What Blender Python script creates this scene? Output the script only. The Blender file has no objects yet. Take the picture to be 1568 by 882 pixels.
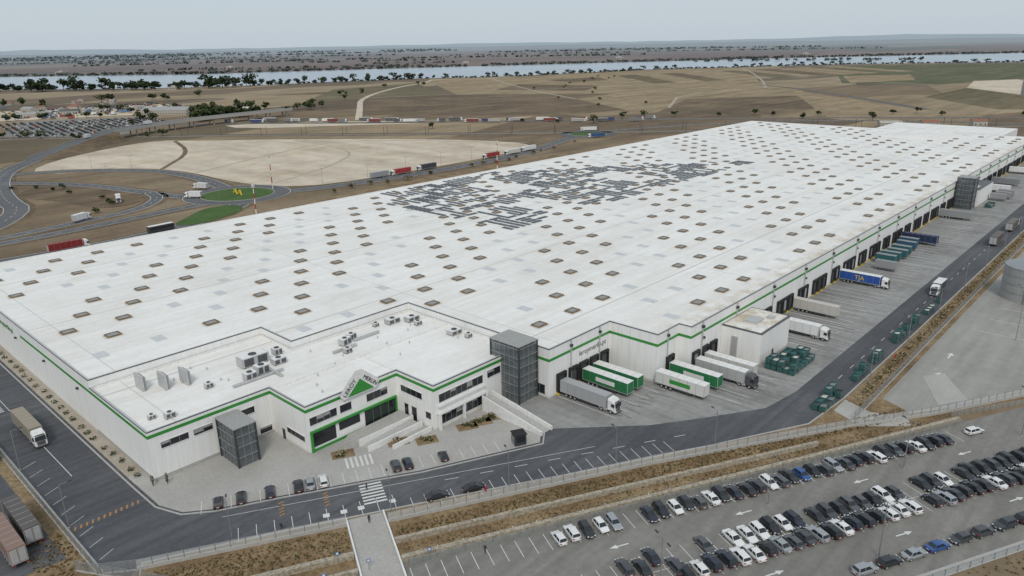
import bpy, bmesh, math, random
from mathutils import Matrix, Vector
random.seed(7)
R=random.random
def U(a,b): return a+(b-a)*random.random()
SC=bpy.context.scene
COL=SC.collection

# ---------------------------------------------------------------- materials
def new_mat(name):
    m=bpy.data.materials.new(name); m.use_nodes=True
    nt=m.node_tree; b=nt.nodes['Principled BSDF']
    return m,nt,b
def flat(name,c,rough=0.6,metal=0.0,spec=0.5):
    m,nt,b=new_mat(name)
    b.inputs['Roughness'].default_value=rough; b.inputs['Metallic'].default_value=metal
    b.inputs['Specular IOR Level'].default_value=spec
    tc=nt.nodes.new('ShaderNodeTexCoord'); n=nt.nodes.new('ShaderNodeTexNoise'); n.inputs['Scale'].default_value=1.3; n.inputs['Detail'].default_value=4
    nt.links.new(tc.outputs['Object'],n.inputs['Vector'])
    r=nt.nodes.new('ShaderNodeValToRGB'); e=r.color_ramp.elements
    e[0].position=.3; e[1].position=.7
    e[0].color=(c[0]*.88,c[1]*.88,c[2]*.88,1); e[1].color=(min(1,c[0]*1.06),min(1,c[1]*1.06),min(1,c[2]*1.06),1)
    nt.links.new(n.outputs['Fac'],r.inputs['Fac']); nt.links.new(r.outputs['Color'],b.inputs['Base Color'])
    return m
def N(nt,t,**k):
    n=nt.nodes.new(t)
    for a,v in k.items(): setattr(n,a,v)
    return n
def noise(nt,vec,scale,detail=5,rough=.6):
    n=N(nt,'ShaderNodeTexNoise'); n.inputs['Scale'].default_value=scale; n.inputs['Detail'].default_value=detail; n.inputs['Roughness'].default_value=rough
    nt.links.new(vec,n.inputs['Vector']); return n.outputs['Fac']
def ramp(nt,fac,stops,interp='LINEAR'):
    r=N(nt,'ShaderNodeValToRGB'); r.color_ramp.interpolation=interp
    e=r.color_ramp.elements
    while len(e)<len(stops): e.new(.5)
    for i,(p,c) in enumerate(stops):
        e[i].position=p; e[i].color=(c[0],c[1],c[2],1) if hasattr(c,'__len__') else (c,c,c,1)
    nt.links.new(fac,r.inputs['Fac']); return r.outputs['Color']
def mixc(nt,a,b,fac,mode='MIX'):
    m=N(nt,'ShaderNodeMix',data_type='RGBA',blend_type=mode)
    for s,v in ((m.inputs[6],a),(m.inputs[7],b),(m.inputs[0],fac)):
        if hasattr(v,'node'): nt.links.new(v,s)
        elif hasattr(v,'__len__'): s.default_value=(v[0],v[1],v[2],1)
        else: s.default_value=v
    return m.outputs[2]
def ground_mat(name,stops,big,fine,finestr=.35,rough=.9,streak=None):
    m,nt,b=new_mat(name); b.inputs['Roughness'].default_value=rough; b.inputs['Specular IOR Level'].default_value=.25
    tc=N(nt,'ShaderNodeTexCoord').outputs['Object']
    c=ramp(nt,noise(nt,tc,big,6,.62),stops)
    f=ramp(nt,noise(nt,tc,fine,4,.7),[(.25,1-finestr),(.75,1+finestr*.35)])
    c=mixc(nt,c,f,1.0,'MULTIPLY')
    if streak:
        ang,sx,sy,st=streak
        mp=N(nt,'ShaderNodeMapping'); mp.inputs['Rotation'].default_value=(0,0,ang); mp.inputs['Scale'].default_value=(sx,sy,1); nt.links.new(tc,mp.inputs[0])
        c=mixc(nt,c,ramp(nt,noise(nt,mp.outputs[0],1,3,.5),[(.35,1-st),(.65,1+st*.5)]),1.0,'MULTIPLY')
    nt.links.new(c,b.inputs['Base Color'])
    return m
def obj_paint(name,rough=.3,spec=.5,coat=0.4,metal=0.0):
    m,nt,b=new_mat(name)
    oi=N(nt,'ShaderNodeObjectInfo'); nt.links.new(oi.outputs['Color'],b.inputs['Base Color'])
    b.inputs['Roughness'].default_value=rough; b.inputs['Coat Weight'].default_value=coat; b.inputs['Metallic'].default_value=metal
    return m

M={}
M['grass_dry']=ground_mat('dry_grass_ground',[(.3,(.15,.10,.055)),(.48,(.26,.18,.10)),(.6,(.33,.245,.145)),(.75,(.19,.145,.08))],.08,.9,.55)
M['grass_green']=ground_mat('green_grass',[(.3,(.05,.10,.025)),(.6,(.08,.145,.035)),(.8,(.13,.15,.06))],.08,1.2,.4)
M['asphalt']=ground_mat('asphalt',[(.3,(.085,.088,.098)),(.55,(.11,.113,.122)),(.75,(.15,.15,.154))],.04,.8,.22,.85,(0,.02,.5,.18))
M['asphalt_old']=ground_mat('asphalt_worn',[(.3,(.11,.112,.118)),(.6,(.14,.141,.145))],.02,.5,.15)
M['lot']=ground_mat('carpark_asphalt',[(.3,(.20,.19,.175)),(.55,(.245,.235,.215)),(.8,(.29,.275,.255))],.035,.7,.2,.85,(.47,.03,.4,.14))
M['yard']=ground_mat('concrete_yard',[(.3,(.22,.215,.205)),(.5,(.31,.305,.295)),(.75,(.37,.365,.35))],.06,.5,.22,.85,(0,.45,.03,.14))
M['yardstain']=ground_mat('tyre_marks',[(.35,(.15,.147,.142)),(.6,(.26,.255,.245))],.4,1.2,.3)
M['paver']=ground_mat('block_paving',[(.3,(.37,.355,.33)),(.7,(.47,.455,.43))],.08,1.5,.18)
M['conc']=ground_mat('concrete_lot',[(.3,(.28,.27,.25)),(.6,(.34,.33,.305)),(.8,(.39,.375,.35))],.02,.3,.14,.85,(0,.03,.3,.1))
M['sand']=ground_mat('sand',[(.3,(.42,.33,.23)),(.41,(.56,.47,.36)),(.53,(.63,.55,.44)),(.64,(.55,.46,.345)),(.75,(.40,.31,.21))],.011,.10,.22,.9,(.9,.05,.008,.14))
M['kerb']=flat('kerb_concrete',(.42,.41,.39),.85)
M['gravel']=ground_mat('gravel',[(.3,(.38,.33,.26)),(.7,(.50,.45,.38))],.2,2.5,.4)
M['paint']=flat('road_paint',(.66,.66,.64),.6)
M['paint_y']=flat('road_paint_orange',(.36,.19,.08),.6)
M['paint_b']=flat('road_paint_blue',(.05,.16,.45),.6)
M['stone']=ground_mat('gabion_stone',[(.35,(.26,.22,.16)),(.5,(.42,.37,.29)),(.65,(.52,.47,.38))],1.6,6,.5)
M['steel']=flat('galvanised_steel',(.33,.34,.35),.45,.5)
M['darksteel']=flat('dark_steel',(.06,.065,.07),.5,.3)
M['white']=flat('white_paint',(.76,.755,.74),.5)
M['black']=flat('black_rubber',(.018,.018,.02),.75)
M['glass']=flat('dark_glass',(.02,.024,.03),.12,0,.6)
M['green']=flat('green_cladding',(.035,.26,.04),.45)
M['coping']=flat('grey_coping',(.085,.09,.095),.5)
M['red']=flat('red_lacquer',(.42,.03,.03),.4)
M['lightred']=flat('tail_light',(.3,.01,.01),.3)
M['headlight']=flat('headlight',(.7,.72,.74),.15)
M['carpaint']=obj_paint('car_paint',.28)
M['curtain']=obj_paint('trailer_curtain',.55,coat=0)
M['teal']=flat('teal_steel',(.04,.12,.115),.6)
M['alu']=flat('aluminium',(.52,.52,.52),.45,.3)
M['bark']=flat('bark',(.09,.065,.045),.9)
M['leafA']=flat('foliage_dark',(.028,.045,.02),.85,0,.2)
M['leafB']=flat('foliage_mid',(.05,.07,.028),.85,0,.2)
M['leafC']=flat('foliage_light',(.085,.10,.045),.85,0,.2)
M['fleafA']=flat('far_foliage_dark',(.07,.09,.085),.9,0,.1)  # far leaf colours, paled and cooled to carry distance haze
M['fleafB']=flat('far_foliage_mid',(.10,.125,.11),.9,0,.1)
M['vleaf']=flat('distant_foliage',(.16,.195,.205),.9,0,.1)  # farthest leaves: air haze put into the base colour
M['dryA']=flat('dry_shrub_brown',(.21,.14,.07),.9)
M['dryB']=flat('dry_shrub_straw',(.36,.28,.16),.9)
M['tile']=flat('clay_roof_tile',(.27,.12,.08),.8)
M['render']=flat('wall_render',(.42,.39,.35),.8)
M['shedroof']=flat('shed_roof',(.33,.33,.32),.7)
M['yellow']=flat('yellow_lacquer',(.7,.5,.03),.5)
def mesh_mat(name,c,op,rough=.6):
    m,nt,b=new_mat(name); b.inputs['Base Color'].default_value=(*c,1); b.inputs['Roughness'].default_value=rough
    b.inputs['Alpha'].default_value=op
    return m
M['mesh']=mesh_mat('welded_mesh',(.36,.38,.38),.36)
M['meshw']=mesh_mat('white_mesh_panel',(.60,.62,.62),.5)
M['towerglass']=mesh_mat('perforated_cladding',(.12,.145,.155),.62,.25)

def wall_mat():
    m,nt,b=new_mat('white_wall_panels'); b.inputs['Roughness'].default_value=.6
    tc=N(nt,'ShaderNodeTexCoord').outputs['Object']
    sep=N(nt,'ShaderNodeSeparateXYZ'); nt.links.new(tc,sep.inputs[0])
    add=N(nt,'ShaderNodeMath',operation='ADD'); nt.links.new(sep.outputs['X'],add.inputs[0]); nt.links.new(sep.outputs['Y'],add.inputs[1])
    mp=N(nt,'ShaderNodeMapping'); mp.inputs['Scale'].default_value=(1.2,1.2,.08); nt.links.new(tc,mp.inputs[0])
    st=ramp(nt,noise(nt,mp.outputs[0],1.0,5,.6),[(.3,(.75,.745,.725)),(.55,(.83,.825,.81)),(.8,(.85,.845,.83))])
    mod=N(nt,'ShaderNodeMath',operation='PINGPONG'); mod.inputs[1].default_value=3; nt.links.new(add.outputs[0],mod.inputs[0])
    lt=N(nt,'ShaderNodeMath',operation='LESS_THAN'); lt.inputs[1].default_value=.05; nt.links.new(mod.outputs[0],lt.inputs[0])
    sc=N(nt,'ShaderNodeMath',operation='MULTIPLY'); sc.inputs[1].default_value=.2; nt.links.new(lt.outputs[0],sc.inputs[0])
    c=mixc(nt,st,(.35,.35,.34),sc.outputs[0])
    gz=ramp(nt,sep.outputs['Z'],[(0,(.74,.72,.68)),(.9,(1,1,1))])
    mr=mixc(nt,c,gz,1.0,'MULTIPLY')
    nt.links.new(mr,b.inputs['Base Color']); return m
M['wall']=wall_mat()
def roof_mat():
    m,nt,b=new_mat('white_roof_membrane'); b.inputs['Roughness'].default_value=.6; b.inputs['Specular IOR Level'].default_value=.3
    tc=N(nt,'ShaderNodeTexCoord').outputs['Object']
    sep=N(nt,'ShaderNodeSeparateXYZ'); nt.links.new(tc,sep.inputs[0])
    base=ramp(nt,noise(nt,tc,.035,6,.65),[(.3,(.75,.735,.70)),(.5,(.82,.81,.785)),(.7,(.86,.85,.83))])
    mp=N(nt,'ShaderNodeMapping'); mp.inputs['Scale'].default_value=(.02,.35,1); nt.links.new(tc,mp.inputs[0])
    s2=ramp(nt,noise(nt,mp.outputs[0],1,4,.6),[(.35,(.92,.91,.89)),(.6,(1,1,1))])
    c=mixc(nt,base,s2,1.0,'MULTIPLY')
    gr=ramp(nt,noise(nt,tc,.5,6,.7),[(.3,(.93,.92,.90)),(.6,(1,1,1))])
    c=mixc(nt,c,gr,1.0,'MULTIPLY')
    # brown dirt gathered towards the dock-side gutter
    ed=ramp(nt,sep.outputs['Y'],[(0,1),(1,1)]) 
    mrr=N(nt,'ShaderNodeMapRange'); mrr.inputs[1].default_value=94; mrr.inputs[2].default_value=103; mrr.inputs[3].default_value=1; mrr.inputs[4].default_value=0; nt.links.new(sep.outputs['Y'],mrr.inputs[0])
    dn=ramp(nt,noise(nt,tc,.16,6,.75),[(.42,0),(.62,1)])
    mm=N(nt,'ShaderNodeMath',operation='MULTIPLY'); nt.links.new(mrr.outputs[0],mm.inputs[0]); nt.links.new(dn,mm.inputs[1])
    c=mixc(nt,c,(.50,.40,.28),mm.outputs[0])
    def line(src,period,w,off,strn,c,col=(.5,.49,.46)):
        a=N(nt,'ShaderNodeMath',operation='ADD'); a.inputs[1].default_value=off; nt.links.new(src,a.inputs[0])
        p=N(nt,'ShaderNodeMath',operation='PINGPONG'); p.inputs[1].default_value=period/2; nt.links.new(a.outputs[0],p.inputs[0])
        l=N(nt,'ShaderNodeMath',operation='LESS_THAN'); l.inputs[1].default_value=w; nt.links.new(p.outputs[0],l.inputs[0])
        k=N(nt,'ShaderNodeMath',operation='MULTIPLY'); k.inputs[1].default_value=strn; nt.links.new(l.outputs[0],k.inputs[0])
        return mixc(nt,c,col,k.outputs[0])
    c=line(sep.outputs['Y'],2.1,.05,0,.14,c)
    c=line(sep.outputs['Y'],57,.35,-10,.6,c,(.47,.44,.39))
    c=line(sep.outputs['X'],86,.22,30,.5,c)
    nt.links.new(c,b.inputs['Base Color']); return m
M['roof']=roof_mat()
M['skyglass']=flat('skylight_acrylic',(.26,.26,.255),.35)
M['skyframe']=ground_mat('rusty_upstand',[(.3,(.14,.10,.065)),(.55,(.24,.18,.12)),(.75,(.36,.29,.22))],.9,4,.3)
M['stain']=flat('roof_stain',(.62,.575,.51),.8)
M['skyflat']=flat('translucent_roof_sheet',(.57,.585,.595),.4)
M['solar']=flat('solar_cell',(.055,.06,.072),.35,.1)

# ---------------------------------------------------------------- mesh builder
class MB:
    def __init__(s): s.v=[]; s.f=[]; s.m=[]; s.mats=[]
    def mi(s,k):
        if k not in s.mats: s.mats.append(k)
        return s.mats.index(k)
    def face(s,pts,k):
        i=len(s.v); s.v.extend(pts); s.f.append(tuple(range(i,i+len(pts)))); s.m.append(s.mi(k))
    def hexa(s,p,k,skip=()):
        i=len(s.v); s.v.extend(p); mi=s.mi(k)
        for n,q in enumerate(((3,2,1,0),(4,5,6,7),(0,1,5,4),(1,2,6,5),(2,3,7,6),(3,0,4,7))):
            if n in skip: continue
            s.f.append(tuple(i+j for j in q)); s.m.append(mi)
    def box(s,x0,x1,y0,y1,z0,z1,k,skip=()):
        s.hexa([(x0,y0,z0),(x1,y0,z0),(x1,y1,z0),(x0,y1,z0),(x0,y0,z1),(x1,y0,z1),(x1,y1,z1),(x0,y1,z1)],k,skip)
    def obox(s,cx,cy,ang,l,w,z0,z1,k):
        c,sn=math.cos(ang),math.sin(ang)
        q=[(cx+a*c-b*sn,cy+a*sn+b*c) for a,b in ((-l/2,-w/2),(l/2,-w/2),(l/2,w/2),(-l/2,w/2))]
        s.hexa([(x,y,z0) for x,y in q]+[(x,y,z1) for x,y in q],k)
    def cyl(s,c,r,h,axis,k,seg=12,r2=None):
        r2=r if r2 is None else r2
        i=len(s.v); mi=s.mi(k)
        for t,rr in ((0,r),(h,r2)):
            for a in range(seg):
                an=2*math.pi*a/seg; p,q=rr*math.cos(an),rr*math.sin(an)
                if axis=='z': s.v.append((c[0]+p,c[1]+q,c[2]+t))
                elif axis=='y': s.v.append((c[0]+q,c[1]+t,c[2]+p))
                else: s.v.append((c[0]+t,c[1]+p,c[2]+q))
        for a in range(seg):
            b=(a+1)%seg; s.f.append((i+a,i+b,i+seg+b,i+seg+a)); s.m.append(mi)
        s.f.append(tuple(i+seg-1-a for a in range(seg))); s.m.append(mi)
        s.f.append(tuple(i+seg+a for a in range(seg))); s.m.append(mi)
    def loft(s,secs,k):
        i=len(s.v); n=len(secs[0]); mi=s.mi(k)
        for q in secs: s.v.extend(q)
        for a in range(len(secs)-1):
            for b in range(n):
                c=(b+1)%n; s.f.append((i+a*n+b,i+a*n+c,i+(a+1)*n+c,i+(a+1)*n+b)); s.m.append(mi)
        s.f.append(tuple(i+n-1-b for b in range(n))); s.m.append(mi)
        s.f.append(tuple(i+(len(secs)-1)*n+b for b in range(n))); s.m.append(mi)
    def mesh(s,name):
        me=bpy.data.meshes.new(name); me.from_pydata(s.v,[],s.f)
        for k in s.mats: me.materials.append(M[k])
        me.polygons.foreach_set('material_index',s.m); me.update(); return me
    def obj(s,name,parent=None,loc=(0,0,0),rot=0,scale=1):
        return place(s.mesh(name),name,loc,rot,scale,parent)
def place(me,name,loc=(0,0,0),rot=0,scale=1,parent=None,color=None):
    o=bpy.data.objects.new(name,me); COL.objects.link(o); o.location=loc; o.rotation_euler=(0,0,rot)
    o.scale=(scale,)*3 if not hasattr(scale,'__len__') else scale
    if parent: o.parent=parent
    if color: o.color=(*color,1)
    return o
def empty(name,loc=(0,0,0)):
    o=bpy.data.objects.new(name,None); COL.objects.link(o); o.location=loc; return o
def sheet(name,pts,z,k,parent=None):
    mb=MB(); mb.face([(x,y,z) for x,y in pts],k); return mb.obj(name,parent)
def offset(pl,d,closed=False):
    n=len(pl); out=[]
    for i in range(n):
        a=pl[i-1] if (i>0 or closed) else None; c=pl[(i+1)%n] if (i<n-1 or closed) else None; b=pl[i]
        ns=[]
        for p,q in ((a,b),(b,c)):
            if p is None or q is None: continue
            dx,dy=q[0]-p[0],q[1]-p[1]; l=math.hypot(dx,dy) or 1; ns.append((-dy/l,dx/l))
        if len(ns)==1: nx,ny=ns[0]; k=1
        else:
            nx,ny=ns[0][0]+ns[1][0],ns[0][1]+ns[1][1]; l=math.hypot(nx,ny) or 1; nx/=l; ny/=l
            k=1/max(.3,nx*ns[0][0]+ny*ns[0][1])
        out.append((b[0]+nx*d*k,b[1]+ny*d*k))
    return out
def smooth(pl,it=2,closed=False):
    for _ in range(it):
        q=[]; n=len(pl)
        if not closed: q.append(pl[0])
        for i in range(n if closed else n-1):
            a,b=pl[i],pl[(i+1)%n]
            q.append((a[0]*.75+b[0]*.25,a[1]*.75+b[1]*.25)); q.append((a[0]*.25+b[0]*.75,a[1]*.25+b[1]*.75))
        if not closed: q.append(pl[-1])
        pl=q
    return pl
def ribbon(mb,pl,w,z,k,side=0,closed=False):
    a=offset(pl,w/2+side,closed); b=offset(pl,-w/2+side,closed); n=len(pl)
    for i in range(n if closed else n-1):
        j=(i+1)%n; za=z[i] if hasattr(z,'__len__') else z; zb=z[j] if hasattr(z,'__len__') else z
        mb.face([(b[i][0],b[i][1],za),(b[j][0],b[j][1],zb),(a[j][0],a[j][1],zb),(a[i][0],a[i][1],za)],k)
def wallstrip(mb,pl,w,z0,z1,k,closed=False):
    a=offset(pl,w/2,closed); b=offset(pl,-w/2,closed); n=len(pl)
    for i in range(n if closed else n-1):
        j=(i+1)%n
        mb.face([(*a[i],z1),(*b[i],z1),(*b[j],z1),(*a[j],z1)],k)
        mb.face([(*b[i],z0),(*b[j],z0),(*b[j],z1),(*b[i],z1)],k)
        mb.face([(*a[j],z0),(*a[i],z0),(*a[i],z1),(*a[j],z1)],k)
    if not closed:
        for i in (0,n-1): mb.face([(*a[i],z0),(*b[i],z0),(*b[i],z1),(*a[i],z1)],k)
def walk(pl,step,start=0):
    out=[]; d=start
    for i in range(len(pl)-1):
        a,b=pl[i],pl[i+1]; L=math.hypot(b[0]-a[0],b[1]-a[1]); an=math.atan2(b[1]-a[1],b[0]-a[0])
        while d<=L:
            t=d/L if L else 0; out.append((a[0]+(b[0]-a[0])*t,a[1]+(b[1]-a[1])*t,an)); d+=step
        d-=L
    return out
def dashes(mb,pl,w,z,k,on,step):
    for x,y,an in walk(pl,step):
        c,s=math.cos(an),math.sin(an); h=on/2
        mb.face([(x-c*h+s*w/2,y-s*h-c*w/2,z),(x+c*h+s*w/2,y+s*h-c*w/2,z),(x+c*h-s*w/2,y+s*h+c*w/2,z),(x-c*h-s*w/2,y-s*h+c*w/2,z)],k)
def seg(mb,a,b,w,z,k):
    dx,dy=b[0]-a[0],b[1]-a[1]; l=math.hypot(dx,dy); nx,ny=-dy/l*w/2,dx/l*w/2
    mb.face([(a[0]-nx,a[1]-ny,z),(b[0]-nx,b[1]-ny,z),(b[0]+nx,b[1]+ny,z),(a[0]+nx,a[1]+ny,z)],k)
CU,SU=.892,-.452
def P(s,n): return (s*CU-n*SU, s*SU+n*CU)
AU=math.atan2(SU,CU)

# ---------------------------------------------------------------- ground
def field_mat():
    m,nt,b=new_mat('farmland'); b.inputs['Roughness'].default_value=.95; b.inputs['Specular IOR Level'].default_value=.1
    tc=N(nt,'ShaderNodeTexCoord').outputs['Object']
    def vor(rot,sx,sy,rnd=.85):
        mp=N(nt,'ShaderNodeMapping'); mp.inputs['Rotation'].default_value=(0,0,math.radians(rot)); mp.inputs['Scale'].default_value=(1/sx,1/sy,1); nt.links.new(tc,mp.inputs[0])
        v=N(nt,'ShaderNodeTexVoronoi',distance='CHEBYCHEV'); v.inputs['Scale'].default_value=1; v.inputs['Randomness'].default_value=rnd; nt.links.new(mp.outputs[0],v.inputs['Vector'])
        sc=N(nt,'ShaderNodeSeparateColor'); nt.links.new(v.outputs['Color'],sc.inputs[0]); return sc.outputs
    a=vor(48,420,170); f_=vor(40,2100,560)
    near=ramp(nt,a[0],[(0,(.20,.14,.085)),(.2,(.32,.24,.145)),(.38,(.23,.165,.10)),(.55,(.17,.13,.075)),(.7,(.36,.275,.17)),(.85,(.155,.11,.07))],'CONSTANT')
    far=ramp(nt,f_[1],[(0,(.17,.095,.075)),(.18,(.10,.09,.06)),(.36,(.20,.12,.095)),(.52,(.13,.105,.07)),(.66,(.22,.14,.11)),(.82,(.28,.22,.16)),(.92,(.13,.075,.06))],'CONSTANT')
    d=N(nt,'ShaderNodeVectorMath',operation='DOT_PRODUCT'); d.inputs[1].default_value=(.55,.83,0); nt.links.new(tc,d.inputs[0])
    g=N(nt,'ShaderNodeMath',operation='GREATER_THAN'); g.inputs[1].default_value=2550; nt.links.new(d.outputs['Value'],g.inputs[0])
    c=mixc(nt,near,far,g.outputs[0])
    dl=N(nt,'ShaderNodeVectorMath',operation='LENGTH'); nt.links.new(tc,dl.inputs[0])
    loc=ramp(nt,noise(nt,tc,.012,7,.65),[(.3,(.15,.10,.06)),(.45,(.24,.17,.10)),(.6,(.30,.225,.14)),(.72,(.17,.14,.08))])
    lt=N(nt,'ShaderNodeMath',operation='LESS_THAN'); lt.inputs[1].default_value=760; nt.links.new(dl.outputs['Value'],lt.inputs[0])
    c=mixc(nt,c,loc,lt.outputs[0])
    mp=N(nt,'ShaderNodeMapping'); mp.inputs['Rotation'].default_value=(0,0,math.radians(48)); mp.inputs['Scale'].default_value=(.003,.06,1); nt.links.new(tc,mp.inputs[0])
    c=mixc(nt,c,ramp(nt,noise(nt,mp.outputs[0],1,5,.6),[(.3,.72),(.65,1.12)]),1.0,'MULTIPLY')
    f=ramp(nt,noise(nt,tc,.008,8,.7),[(.3,(.66,.64,.60)),(.7,(1.15,1.15,1.15))]); c=mixc(nt,c,f,1.0,'MULTIPLY')
    f=ramp(nt,noise(nt,tc,.25,6,.7),[(.3,(.78,.77,.75)),(.7,(1.1,1.1,1.1))]); c=mixc(nt,c,f,1.0,'MULTIPLY')
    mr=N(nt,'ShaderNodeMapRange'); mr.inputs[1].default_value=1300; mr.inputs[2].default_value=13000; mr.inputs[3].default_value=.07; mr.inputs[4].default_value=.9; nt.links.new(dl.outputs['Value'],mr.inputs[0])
    c=mixc(nt,c,(.31,.355,.39),mr.outputs[0])  # aerial haze painted into the land colour, growing with distance from the site
    nt.links.new(c,b.inputs['Base Color']); return m
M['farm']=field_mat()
def gmesh():
    g=[-70000,-30000,-12000,-5000,-2000,-800,-300,0,300,800,1500,2500,4000,7000,12000,20000,35000,70000]
    v=[(x,y,0) for y in g for x in g]; n=len(g)
    f=[(j*n+i,j*n+i+1,(j+1)*n+i+1,(j+1)*n+i) for j in range(n-1) for i in range(n-1)]
    me=bpy.data.meshes.new('ground'); me.from_pydata(v,[],f); me.materials.append(M['farm']); return me
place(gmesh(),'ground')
def water_mat():
    m,nt,b=new_mat('river_water'); b.inputs['Roughness'].default_value=.25
    b.inputs['Specular IOR Level'].default_value=.6
    tc=N(nt,'ShaderNodeTexCoord').outputs['Object']
    nt.links.new(ramp(nt,noise(nt,tc,.004,4),[(.3,(.25,.31,.37)),(.7,(.34,.40,.45))]),b.inputs['Base Color'])  # pale sky and haze tone put into the water colour
    bp=N(nt,'ShaderNodeBump'); bp.inputs['Strength'].default_value=.12; nt.links.new(noise(nt,tc,.2,4),bp.inputs['Height']); nt.links.new(bp.outputs[0],b.inputs['Normal'])
    return m
M['water']=water_mat()
near=[(-400,4300),(200,2950),(400,2500),(544,2240),(775,1910),(995,1780),(1200,1740),(1410,1663),(1520,1560),(1648,1481),(1900,1450),(2188,1384),(2500,1180),(2801,970),(3000,700),(3087,496),(3250,-300),(3300,-1500)]
far=[(5100,-1500),(4900,-300),(4588,745),(3590,1548),(2714,2052),(1968,2481),(1291,2779),(827,3426),(400,4600),(200,5600)]
sheet('river',near+far,.06,'water')

M['fgold']=ground_mat('stubble_field',[(.3,(.25,.185,.105)),(.5,(.35,.27,.165)),(.62,(.28,.21,.125)),(.75,(.40,.32,.21))],.009,.06,.35,.9,(.85,.004,.05,.22))
M['fbrown']=ground_mat('ploughed_field',[(.3,(.11,.078,.05)),(.5,(.18,.13,.08)),(.75,(.26,.195,.12))],.012,.09,.4,.9,(.85,.004,.08,.25))
M['folive']=ground_mat('fallow_field',[(.3,(.13,.11,.06)),(.6,(.19,.155,.09)),(.8,(.26,.205,.13))],.008,.06,.35,.9,(.6,.004,.05,.2))
M['fgreen']=ground_mat('green_field',[(.3,(.09,.10,.05)),(.6,(.14,.14,.075)),(.8,(.20,.17,.10))],.008,.06,.3,.9,(.6,.004,.05,.2))
sheet('stubble_field',[(1290,1480),(1400,1600),(1640,1440),(2150,1330),(2350,1150),(1900,900),(1415,640),(1150,800),(978,1044)],.03,'fgold')
sheet('ploughed_field',[(615,850),(800,1080),(960,1030),(1000,780),(870,590),(770,620)],.035,'fbrown')
sheet('ploughed_field',[(1000,780),(1150,800),(1410,640),(1250,520),(1100,640),(930,560),(870,590)],.034,'fgold')
sheet('ploughed_field',[(820,520),(1080,620),(1240,505),(1020,390),(900,400)],.036,'fbrown')
sheet('stubble_field',[(1250,560),(1400,600),(1180,380),(1020,280),(960,340)],.03,'fgold')
sheet('fallow_field',[(1620,570),(2600,950),(3000,450),(1950,300),(1629,401)],.03,'fgreen')
sheet('stubble_field',[(1640,560),(1930,680),(2050,560),(1800,480)],.04,'fgold')
sheet('fallow_field',[(700,1130),(960,1420),(1250,1480),(950,1060),(830,1110)],.032,'folive')
sheet('fallow_field',[(1120,200),(1300,330),(1700,330),(1900,120),(1200,60)],.032,'folive')
sheet('bare_earth_field',[(1560,330),(1800,370),(1900,310),(1500,180),(1380,200)],.04,'sand')
for q in ([(1480,1250),(1800,1200),(1720,1080),(1420,1120)],[(1120,1080),(1300,1180),(1340,980),(1180,900)]):
    sheet('ploughed_field',q,.04,'fbrown')
for i in range(13):
    t=i/13; ax,ay=1700+t*900,1260-t*330; 
    dx,dy=-330,-330; w_=(62,-20)
    sheet('field_plot',[(ax,ay),(ax+w_[0],ay+w_[1]),(ax+w_[0]+dx,ay+w_[1]+dy),(ax+dx,ay+dy)],.05,['fgold','fbrown','folive','fgold','fgold'][(i*7)%5])

sheet('sand_lot',smooth([(159,664),(209,738),(316,807),(346,760),(408,694),(510,547),(532,450),(446,434),(311,432),(270,440),(249,475),(246,559),(214,620)],2,True),.05,'sand')
sheet('sand_lot',smooth([(440,900),(560,800),(620,700),(600,690),(520,760),(430,830)],1,True),.05,'sand')
tr_=MB()
ribbon(tr_,smooth([(249,560),(330,600),(420,640),(470,590),(532,470)],3),3,.055,'gravel'); ribbon(tr_,smooth([(240,600),(300,680),(330,780)],2),4,.056,'fbrown'); ribbon(tr_,smooth([(262,470),(330,500),(400,560),(408,680)],3),2.5,.057,'gravel')
tr_.obj('dirt_track')

bg=MB(); mk=MB()
def road(pl,w,z=.08,it=2,k='asphalt_old',line=True,shoulder=True):
    p=smooth(pl,it)
    if shoulder: ribbon(bg,p,w+6,z-.02,'fbrown')
    ribbon(bg,p,w,z,k)
    if line:
        ribbon(mk,p,.3,z+.02,'paint',w/2-.5); ribbon(mk,p,.3,z+.02,'paint',-w/2+.5); dashes(mk,p,.25,z+.02,'paint',4,10)
road([(20,392),(78,388),(109,384),(150,387),(190,402),(212,422)],12)
road([(248,436),(303,421),(400,417),(480,425),(525,442),(589,462)],12)
road([(232,482),(240,530),(238,576),(228,610),(190,655),(150,675),(80,680),(20,660)],11,.09)
road([(200,755),(190,745),(158,696),(138,640),(122,563),(118,500),(60,430),(20,410)],14,.1)
road([(200,470),(192,500),(178,570),(150,620),(120,640)],10,.11)
road([(203,440),(179,438),(145,432),(86,425),(20,430)],9,.12)
road([(192,505),(188,480),(165,455),(130,447),(80,438)],8,.13)
road([(645,470),(740,430),(834,370),(900,290),(960,120)],8)
road([(562,754),(700,590),(860,400),(1022,154),(1150,-60)],10)
road([(562,754),(480,870),(400,960),(300,1040)],10)
road([(1072,267),(1250,420),(1425,584),(1500,700)],10,line=False)
road([(575,800),(680,940),(820,1130),(1050,1330),(1290,1480),(1371,1564),(1500,1440)],9,k='sand',line=False,shoulder=False)
for q in ([(820,1130),(1150,1000),(1500,900),(1750,800)],[(1000,780),(1150,1010),(1290,1200),(1480,1440)],[(1415,640),(1700,780),(2100,1000),(2350,1150)],[(930,560),(1180,690),(1410,640)],[(1629,401),(1750,620),(1900,900)],[(430,1260),(620,1350),(900,1500)]):
    road(q,4.5,.075,1,'gravel',False,False)
def ring(c,r,w,z,k,n=48):
    ribbon(bg,[(c[0]+r*math.cos(2*math.pi*i/n),c[1]+r*math.sin(2*math.pi*i/n)) for i in range(n)],w,z,k,0,True)
ring((226,452),28,11,.14,'asphalt_old'); ring((618,466),24,10,.14,'asphalt_old')
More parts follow.
